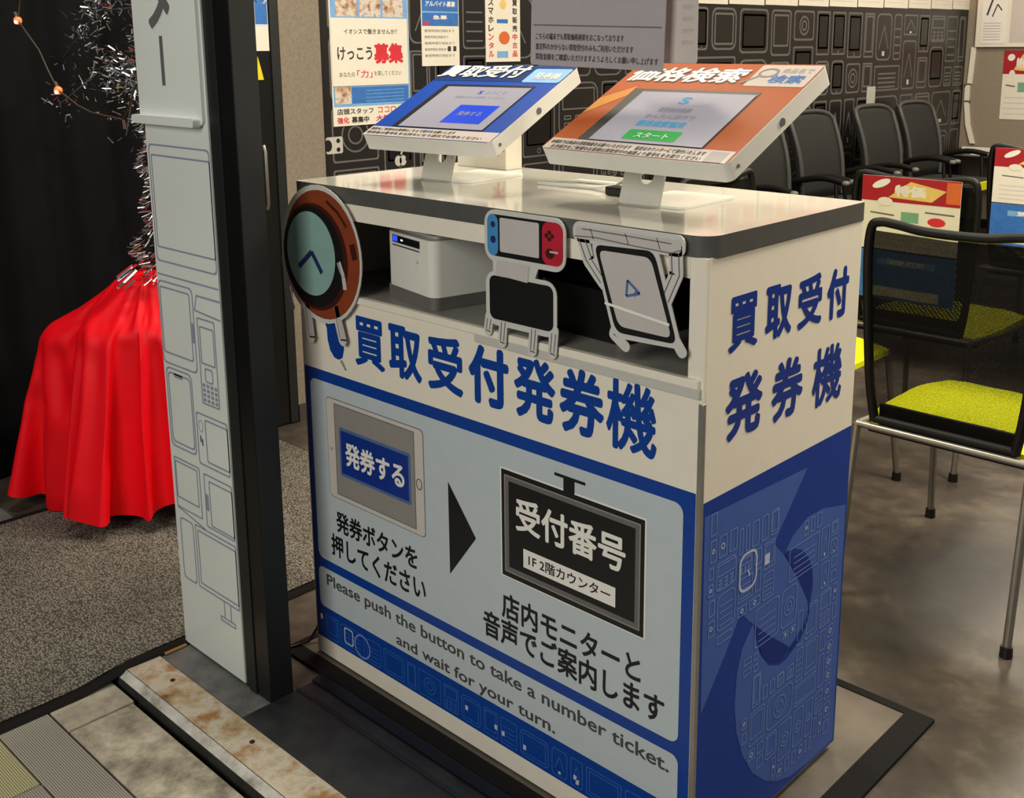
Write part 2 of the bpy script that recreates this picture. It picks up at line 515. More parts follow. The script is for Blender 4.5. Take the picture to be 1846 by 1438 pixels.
class G:
    """flat print on a plane: frame (O, A, B, N); every print layer sits a hair above the last"""
    EPS = 0.0003
    def __init__(s, mb, O, A, B, N):
        s.mb = mb
        s.fr = (Vector(O), Vector(A), Vector(B), Vector(N))
    def p(s, a, b, l):
        O, A, B, N = s.fr
        return O + A * a + B * b + N * (l * s.EPS)
    def poly(s, pts, mt, l=1):
        s.mb.add([s.p(a, b, l) for a, b in pts], [tuple(range(len(pts)))], mt)
    def rect(s, x0, y0, x1, y1, mt, l=1):
        s.poly([(x0, y0), (x1, y0), (x1, y1), (x0, y1)], mt, l)
    def rr(s, x0, y0, x1, y1, r, mt, l=1):
        s.poly(rrect(x0, y0, x1, y1, r), mt, l)
    def ring(s, outer, w, mt, l=1):
        n = len(outer)
        cx = sum(p[0] for p in outer) / n
        cy = sum(p[1] for p in outer) / n
        hx = max(abs(p[0] - cx) for p in outer)
        hy = max(abs(p[1] - cy) for p in outer)
        inner = [(cx + (a - cx) * max(0.0, hx - w) / hx, cy + (b - cy) * max(0.0, hy - w) / hy) for a, b in outer]
        s.mb.add([s.p(a, b, l) for a, b in outer + inner], [(i, (i + 1) % n, n + (i + 1) % n, n + i) for i in range(n)], mt)
    def frame(s, x0, y0, x1, y1, r, w, mt, l=1):
        s.ring(rrect(x0, y0, x1, y1, r, 3), w, mt, l)
    def line(s, pts, w, mt, l=1):
        for (x0, y0), (x1, y1) in zip(pts[:-1], pts[1:]):
            d = math.hypot(x1 - x0, y1 - y0) or 1e-9
            nx, ny = -(y1 - y0) / d * w / 2, (x1 - x0) / d * w / 2
            s.poly([(x0 + nx, y0 + ny), (x0 - nx, y0 - ny), (x1 - nx, y1 - ny), (x1 + nx, y1 + ny)], mt, l)
    def text(s, body, x0, y0, x1, y1, mt, bold=0.02, l=2, shear=0.0, rot=0.0):
        vs, fs = text_geo(body)
        if not vs:
            return
        # bold lettering: the glyphs are laid down several times, nudged outwards all round
        bd = bold if bold > 0.004 else 0.0
        ax0 = min(v[0] for v in vs) - bd; ax1 = max(v[0] for v in vs) + bd
        ay0 = min(v[1] for v in vs) - bd; ay1 = max(v[1] for v in vs) + bd
        nudges = [(0.0, 0.0)] + ([(bd * math.cos(math.pi * k / 4), bd * math.sin(math.pi * k / 4)) for k in range(8)] if bd else [])
        for i, (dx, dy) in enumerate(nudges):
            out = []
            for a, b in vs:
                u = (a + dx - ax0) / (ax1 - ax0)
                v = (b + dy - ay0) / (ay1 - ay0)
                out.append(s.p(x0 + u * (x1 - x0) + shear * (v - 0.5) * (y1 - y0), y0 + v * (y1 - y0) + rot * (u - 0.5), l + 0.09 * i))
            s.mb.add(out, fs, mt)
    FILL = None
    def device(s, x0, y0, x1, y1, mt, mt2, w, rnd, l=1):
        """one outlined gadget drawing"""
        ww, hh = x1 - x0, y1 - y0
        k = rnd.random()
        s.frame(x0, y0, x1, y1, min(ww, hh) * rnd.choice((0.05, 0.12, 0.2)), w, mt, l)
        mn = min(ww, hh)
        if mn < 0.03 and mn < 12 * w:
            if k < 0.4:
                s.ring(ellipse((x0 + x1) / 2, (y0 + y1) / 2, mn * 0.25, mn * 0.25, 12), w, mt2, l)
            return
        if k < 0.45:
            g = mn * 0.12
            if s.FILL and k < 0.3: s.rr(x0 + g, y0 + g * (2 if hh > ww else 1), x1 - g, y1 - g, g * 0.3, s.FILL, l)
            s.frame(x0 + g, y0 + g * (2 if hh > ww else 1), x1 - g, y1 - g, g * 0.3, w, mt, l)
            if k < 0.15:
                s.ring(ellipse((x0 + x1) / 2, y0 + g, g * 0.5, g * 0.5, 10), w * 0.6, mt, l)
        elif k < 0.6:
            s.ring(ellipse((x0 + x1) / 2, (y0 + y1) / 2, mn * 0.33, mn * 0.33, 20), w, mt, l)
            s.ring(ellipse((x0 + x1) / 2, (y0 + y1) / 2, mn * 0.18, mn * 0.18, 16), w, mt, l)
        elif k < 0.75:
            n = 4
            for i in range(n):
                yy = y0 + hh * (0.15 + 0.7 * i / n)
                s.line([(x0 + ww * 0.15, yy), (x1 - ww * 0.15, yy)], w, mt, l)
        elif k < 0.88:
            g = mn * 0.1
            s.frame(x0 + g, y0 + hh * 0.5, x1 - g, y1 - g, g * 0.2, w, mt, l)
            for i in range(3):
                for j in range(3):
                    a = x0 + ww * (0.22 + 0.28 * i)
                    b = y0 + hh * (0.1 + 0.13 * j)
                    s.frame(a - ww * 0.09, b - hh * 0.04, a + ww * 0.09, b + hh * 0.04, mn * 0.02, w * 0.8, mt, l)
        else:
            s.line([(x0 + ww * 0.2, y0 + hh * 0.25), (x0 + ww * 0.5, y0 + hh * 0.75), (x0 + ww * 0.8, y0 + hh * 0.25)], w, mt, l)
            s.rect(x0 + ww * 0.42, y0 + hh * 0.1, x0 + ww * 0.58, y0 + hh * 0.2, mt2, l)
    def pattern(s, x0, y0, x1, y1, size, mt, mt2, w, seed, l=1, inside=None):
        rnd = random.Random(seed)
        def rec(a0, b0, a1, b1):
            ww, hh = a1 - a0, b1 - b0
            if (ww < size and hh < size * 1.5) or (ww < size * 1.6 and hh < size * 1.6 and rnd.random() < 0.35):
                g = size * 0.05
                if inside and not all(any(inpoly(a, b, q) for q in inside) for a in (a0 + g, a1 - g) for b in (b0 + g, b1 - g)):
                    if ww > size * 0.35 and hh > size * 0.35:
                        am, bm = (a0 + a1) / 2, (b0 + b1) / 2
                        for q in ((a0, b0, am, bm), (am, b0, a1, bm), (a0, bm, am, b1), (am, bm, a1, b1)):
                            if all(any(inpoly(a, b, pq) for pq in inside) for a in (q[0] + g, q[2] - g) for b in (q[1] + g, q[3] - g)):
                                s.device(q[0] + g, q[1] + g, q[2] - g, q[3] - g, mt, mt2, w, rnd, l)
                    return
                s.device(a0 + g, b0 + g, a1 - g, b1 - g, mt, mt2, w, rnd, l)
                return
            t = rnd.uniform(0.32, 0.68)
            if ww > hh * rnd.uniform(0.6, 1.2):
                rec(a0, b0, a0 + ww * t, b1)
                rec(a0 + ww * t, b0, a1, b1)
            else:
                rec(a0, b0, a1, b0 + hh * t)
                rec(a0, b0 + hh * t, a1, b1)
        rec(x0, y0, x1, y1)

BOLD = {'買': 0.026, '取': 0.034, '受': 0.032, '付': 0.040, '発': 0.034, '券': 0.034, '機': 0.023}

# ------------------------------------------------------------------ scene-graph helpers
def tag(o, label=None, cat=None, group=None, kind=None):
    if label: o['label'] = label
    if cat: o['category'] = cat
    if group: o['group'] = group
    if kind: o['kind'] = kind
    return o

def thing(name, loc, label, cat, group=None, rz=0.0):
    o = bpy.data.objects.new(name, None)
    COL.objects.link(o)
    o.location = loc
    o.rotation_euler = (0, 0, rz)
    o.empty_display_size = 0.1
    return tag(o, label, cat, group)

def struct(mb, name, bevel=0.0):
    return tag(mb.build(name, bevel=bevel), kind='structure')

def hold(o, parent):
    """parent o while keeping its place in the world"""
    o.parent = parent
    o.matrix_parent_inverse = (Matrix.Translation(parent.location) @ Matrix.Rotation(parent.rotation_euler.z, 4, 'Z')).inverted()
    return o

X, Y, Z = Vector((1, 0, 0)), Vector((0, 1, 0)), Vector((0, 0, 1))
XY = (Vector((0, 0, 0)), X, Y, Z)

# ================================================================== THE SETTING
WALLX, WALLY = -1.26, 6.30
b = MB(); b.box(-1.9, -0.165, -0.12, 4.2, 6.5, 0.0, M_FLOOR); struct(b, 'floor')
b = MB(); b.box(-1.9, -0.2, 2.72, 4.2, 6.5, 2.82, M_CEIL); struct(b, 'ceiling')

# back wall: black panel printed with outlined gadgets
b = MB()
b.box(WALLX - 0.1, 0.95, 0.0, WALLX, 6.4, 2.72, M_WALLB)
g = G(b, (WALLX, 0, 0), Y, Z, X)
g.FILL = M_WFILL
g.pattern(1.0, 0.45, 3.1, 1.45, 0.24, M_WLINE, M_WLINE2, 0.006, 5)
g.pattern(3.1, 0.30, 6.28, 1.44, 0.30, M_WLINE, M_WLINE2, 0.010, 14)
g.FILL = None
# a few bright printed details seen between the chairs
g.rect(4.88, 0.89, 4.99, 1.0, M_WLINE2, 2)
g.poly(rrect(0.985, 0.895, 1.055, 0.952, 0.008), M_WLINE2, 2)
g.poly(ellipse(0.993, 0.923, 0.017, 0.02, 16), M_WALLB, 3)
for q in (0.908, 0.938): g.poly(ellipse(1.036, q, 0.008, 0.008, 10), M_WALLB, 3)
for dx in (-0.011, 0.011): g.poly(ellipse(1.307 + dx, 0.849, 0.016, 0.019, 16), M_WLINE2, 2)
g.poly(ellipse(1.338, 0.853, 0.009, 0.009, 12), M_WALLB, 3)
g.poly(ellipse(1.312, 0.876, 0.004, 0.008, 10, -0.5), M_WLINE2, 2)
struct(b, 'wall_back')

b = MB(); b.box(-1.4, WALLY, 0.0, 4.2, WALLY + 0.1, 2.72, M_GREYW); struct(b, 'wall_far')
b = MB(); b.box(WALLX, 0.985, 0.0, WALLX + 0.012, 6.29, 0.06, M_BPLASTIC); struct(b, 'baseboard_back')
b = MB(); b.box(-1.24, WALLY - 0.012, 0.0, 4.2, WALLY, 0.06, M_BPLASTIC); struct(b, 'baseboard_far')
# beige pilaster with dark base
b = MB()
b.box(-1.5, 0.812, 0.06, -1.242, 0.968, 2.72, M_BEIGE)
b.box(-1.5, 0.809, 0.0, -1.234, 0.971, 0.06, M_DARK)
struct(b, 'trim_beige_pilaster')

# wall behind the drape
b = MB(); b.box(-1.62, -1.6, -0.03, -1.52, 0.80, 2.72, M_WALLB); struct(b, 'wall_left')

# black sliding door edge with bright pull, beside the pilaster
d = thing('black_door', (-1.24, 0.72, 0), 'narrow black door panel beside the beige pilaster, with a bright pull', 'door')
b = MB(); b.box(-1.28, 0.60, 0.004, -1.242, 0.806, 2.5, M_BPLASTIC)
b.box(-1.242, 0.776, 0.004, -1.236, 0.806, 2.5, M_POST)
hold(b.build('door_leaf', bevel=0.002), d)
b = MB(); b.tube([(-1.234, 0.728, 0.74), (-1.226, 0.728, 0.76), (-1.226, 0.727, 0.925), (-1.234, 0.727, 0.945)], 0.006, M_CHROME)
tag(hold(b.build('door_handle'), d), 'bright metal pull')
b = MB()
b.box(-1.2418, 0.724, 1.239, -1.240, 0.772, 1.62, M_PAPER)
g = G(b, (-1.240, 0, 0), Y, Z, X)
g.rect(0.726, 1.316, 0.770, 1.615, M_PAPERB)
g.rect(0.724, 1.316, 0.772, 1.320, M_WHITE, 2)
tag(b.build('notice'), 'blue and cream paper notice taped to the narrow black door panel', 'notice')
b = MB()
b.prism([(0.722, 1.150), (0.745, 1.150), (0.738, 1.18), (0.727, 1.222)], (Vector((-1.2418, 0, 0)), Y, Z, X), 0, 0.003, M_YEL)
tag(b.build('warning_tag'), 'small yellow wedge shaped tag on the black door panel below the notice', 'tag')

# threshold in front of the shop
b = MB(); b.box(-1.9, -0.235, -0.06, 4.2, -0.1652, -0.001, M_CONC); struct(b, 'trim_cement_strip')
b = MB()
b.box(0.083, -0.2345, -0.02, 4.2, -0.0455, 0.004, M_TRACK)
b.box(0.083, -0.075, 0.004, 4.2, -0.05, 0.010, M_BPLASTIC)
b.box(0.083, -0.112, 0.004, 4.2, -0.106, 0.007, M_POST)
struct(b, 'trim_door_track')
b = MB()
b.add([(-1.9, -0.306, 0.003), (4.2, -0.306, 0.003), (4.2, -0.235, 0.002), (-1.9, -0.235, 0.002), (-1.9, -0.306, -0.02), (4.2, -0.306, -0.02)], [(0, 1, 2, 3), (4, 5, 1, 0)], M_RUST)
b.add([(-1.9, -0.308, 0.003), (4.2, -0.308, 0.003), (4.2, -0.324, -0.006), (-1.9, -0.324, -0.006), (4.2, -0.326, -0.05), (-1.9, -0.326, -0.05)], [(3, 2, 1, 0)], M_LIP)
b.add([(-1.9, -0.3243, -0.006), (4.2, -0.3243, -0.006), (4.2, -0.322, -0.05), (-1.9, -0.322, -0.05)], [(0, 1, 2, 3)], M_STREET)
b.box(-1.9, -0.3085, -0.02, 4.2, -0.3055, 0.0015, M_DBROWN)
for (sx, sy) in ((-0.13, -0.262), (0.16, -0.262), (0.50, -0.262), (0.9, -0.262)):
    b.prism(ellipse(sx, sy, 0.005, 0.005, 12), XY, 0.0025, 0.004, M_DBROWN)
struct(b, 'trim_steel_threshold')
b = MB(); b.box(-6, -7, -0.12, 8, -0.30, -0.042, M_STREET); struct(b, 'floor_street')
b = MB()
b.box(-0.145, -0.466, -0.06, 0.30, -0.340, -0.017, M_STONE)
b.box(0.304, -0.466, -0.06, 0.95, -0.340, -0.017, M_STONE)
b.box(-1.3, -0.466, -0.06, -0.151, -0.335, -0.017, M_STONE2)
b.box(-1.3, -0.562, -0.06, 0.95, -0.470, -0.017, M_RIB)
b.box(-1.3, -1.1, -0.06, -0.04, -0.566, -0.017, M_RIBY)
b.box(-0.036, -1.1, -0.06, 0.95, -0.566, -0.017, M_RIB)
struct(b, 'trim_street_pavers', 0.002)

# ================================================================== PILLAR AND DOOR POST
t = thing('entrance_pillar', (-0.125, -0.10, 0), 'white printed pillar panel at the shop entrance, left of the black post', 'pillar')
b = MB()
b.box(-0.243, -0.170, 0.006, -0.009, -0.128, 2.70, M_PILLAR)
b.box(-0.235, -0.128, 0.006, -0.02, -0.09, 2.70, M_POST)
g = G(b, (0, -0.170, 0), X, Z, -Y)
lw = 0.0035
def pr(x0, z0, x1, z1, r=0.008, w=lw): g.frame(x0, z0, x1, z1, r, w, M_PLINE)
pr(-0.237, 0.838, 0.02 - 0.031, 1.070, 0.01); pr(-0.229, 0.866, -0.012, 1.050, 0.004)
g.line([(-0.240, 0.812), (-0.011, 0.812)], lw, M_PLINE)
pr(-0.242, 0.628, -0.108, 0.800, 0.012); pr(-0.236, 0.650, -0.120, 0.788, 0.006)
g.rect(-0.120, 0.690, -0.112, 0.730, M_PLINE)
g.poly([(-0.096, 0.790), (-0.010, 0.790), (-0.010, 0.786), (-0.093, 0.786)], M_PLINE)
g.line([(-0.094, 0.788), (-0.104, 0.758), (-0.011, 0.752)], lw, M_PLINE)
pr(-0.099, 0.572, -0.034, 0.746, 0.004); pr(-0.092, 0.654, -0.040, 0.730, 0.003); pr(-0.082, 0.618, -0.052, 0.648, 0.006)
for i in range(4):
    for j in range(4):
        g.rect(-0.093 + i * 0.0145, 0.578 + j * 0.010, -0.083 + i * 0.0145, 0.585 + j * 0.010, M_PLINE)
pr(-0.236, 0.452, -0.134, 0.622, 0.014); pr(-0.229, 0.462, -0.140, 0.612, 0.010)
g.rr(-0.205, 0.603, -0.170, 0.612, 0.004, M_PLINE)
pr(-0.128, 0.440, -0.012, 0.550, 0.006); pr(-0.096, 0.450, -0.012, 0.540, 0.004)
g.ring(ellipse(-0.112, 0.522, 0.009, 0.013, 16), 0.002, M_PLINE)
for q in (0.0, 0.006): g.rect(-0.117 + q, 0.488 - q, -0.113 + q, 0.502 - q, M_INDIGO)
pr(-0.232, 0.318, -0.130, 0.430, 0.004); pr(-0.228, 0.340, -0.140, 0.422, 0.003)
g.line([(-0.229, 0.318), (-0.124, 0.300)], lw, M_PLINE)
pr(-0.116, 0.308, -0.011, 0.424, 0.004); pr(-0.098, 0.314, -0.011, 0.412, 0.003); g.rect(-0.113, 0.345, -0.102, 0.380, M_PLINE)
pr(-0.226, 0.160, -0.172, 0.298, 0.010)
pr(-0.166, 0.160, -0.011, 0.300, 0.004); pr(-0.157, 0.170, -0.012, 0.290, 0.002)
g.line([(-0.070, 0.160), (-0.070, 0.126)], lw, M_PLINE); g.line([(-0.046, 0.160), (-0.046, 0.126)], lw, M_PLINE)
g.frame(-0.088, 0.114, -0.030, 0.126, 0.002, lw, M_PLINE)
hold(b.build('pillar_panel'), t)
# raised sign with vertical katakana
b = MB()
b.prism(rrect(-0.246, 1.113, -0.015, 2.62, 0.012), (Vector((0, -0.1705, 0)), X, Z, -Y), 0, 0.006, M_PILLAR)
g = G(b, (0, -0.1765, 0), X, Z, -Y)
g.rect(-0.150, 1.182, -0.138, 1.272, M_PMID)
g.text('タ', -0.195, 1.285, -0.095, 1.42, M_PMID, 0.03)
hold(b.build('sign_board'), t)
b = MB(); b.prism(rrect(-0.252, 1.110, -0.022, 1.126, 0.006), (Vector((0, -0.176, 0)), X, Z, -Y), 0, 0.016, M_PILLAR)
hold(b.build('sign_ledge', bevel=0.003), t)

t = thing('door_post', (0.04, -0.14, 0), 'tall black metal door post right of the white pillar', 'post')
b = MB()
b.box(-0.007, -0.168, 0.0, 0.081, -0.118, 2.70, M_POST)
b.box(0.010, -0.172, 0.001, 0.034, -0.168, 2.70, M_POST)
b.box(0.036, -0.1695, 0.001, 0.081, -0.168, 2.70, M_BPLASTIC)
hold(b.build('post_profile', bevel=0.002), t)
b = MB(); b.box(0.0, -0.1175, 0.0, 0.030, -0.085, 2.70, M_BPLASTIC)
hold(b.build('door_jamb', bevel=0.002), t)
b = MB(); b.box(-0.238, -0.225, 0.0005, -0.228, -0.175, 0.005, M_BRASS)
tag(b.build('brass_strip', bevel=0.001), 'short brass strip at the foot of the white pillar, by the mat corner', 'strip')

# ================================================================== LEFT: DRAPE, MAT, RED CLOTH, TINSEL TREE
b = MB()
rows = []
for zi in range(14):
    z = 0.004 + zi * 0.2
    row = []
    for i in range(150):
        y = -1.5 + i * (2.14 / 149)
        a = 0.022 * math.sin(y * 27 + 0.5 * math.sin(z * 1.3)) + 0.010 * math.sin(y * 61 + z) + 0.012 * math.sin(y * 9)
        row.append((-1.452 + a, y, z))
    rows.append(row)
b.grid(rows, M_DRAPE)
o = tag(b.build('black_drape'), 'black floor-length drape hanging behind the red cloth', 'drape')
sm_ = o.modifiers.new('thick', 'SOLIDIFY'); sm_.thickness = 0.004

# mat across the threshold
t = thing('entrance_mat', (-0.7, -0.2, 0), 'long grey looped entrance mat with black rubber border, left of the pillar', 'mat')
def matz(y):
    k = min(1, max(0, (y + 0.42) / 0.14))
    k = k * k * (3 - 2 * k)
    return -0.008 + k * 0.016
b = MB(); e = MB()
ys = [-1.25 + i * (1.905 / 120) for i in range(121)]
b.grid([[(-1.128 + j * (0.868 / 10), y, matz(y)) for j in range(11)] for y in ys], M_CARPET)
hold(b.build('carpet'), t)
def strip(xa, xb, yl):
    for s_ in (0,):
        e.grid([[(xa, y, matz(y) - 0.007), (xa + (xb - xa) * .15, y, matz(y) - 0.001), (xb - (xb - xa) * .15, y, matz(y) - 0.001), (xb, y, matz(y) - 0.007)] for y in yl], M_RUBBER)
strip(-0.262, -0.232, ys)
strip(-1.158, -1.126, ys)
e.grid([[(x_, 0.652, 0.005), (x_, 0.668, 0.001)] for x_ in (-1.158, -0.232)], M_RUBBER)
hold(e.build('rubber_border'), t)

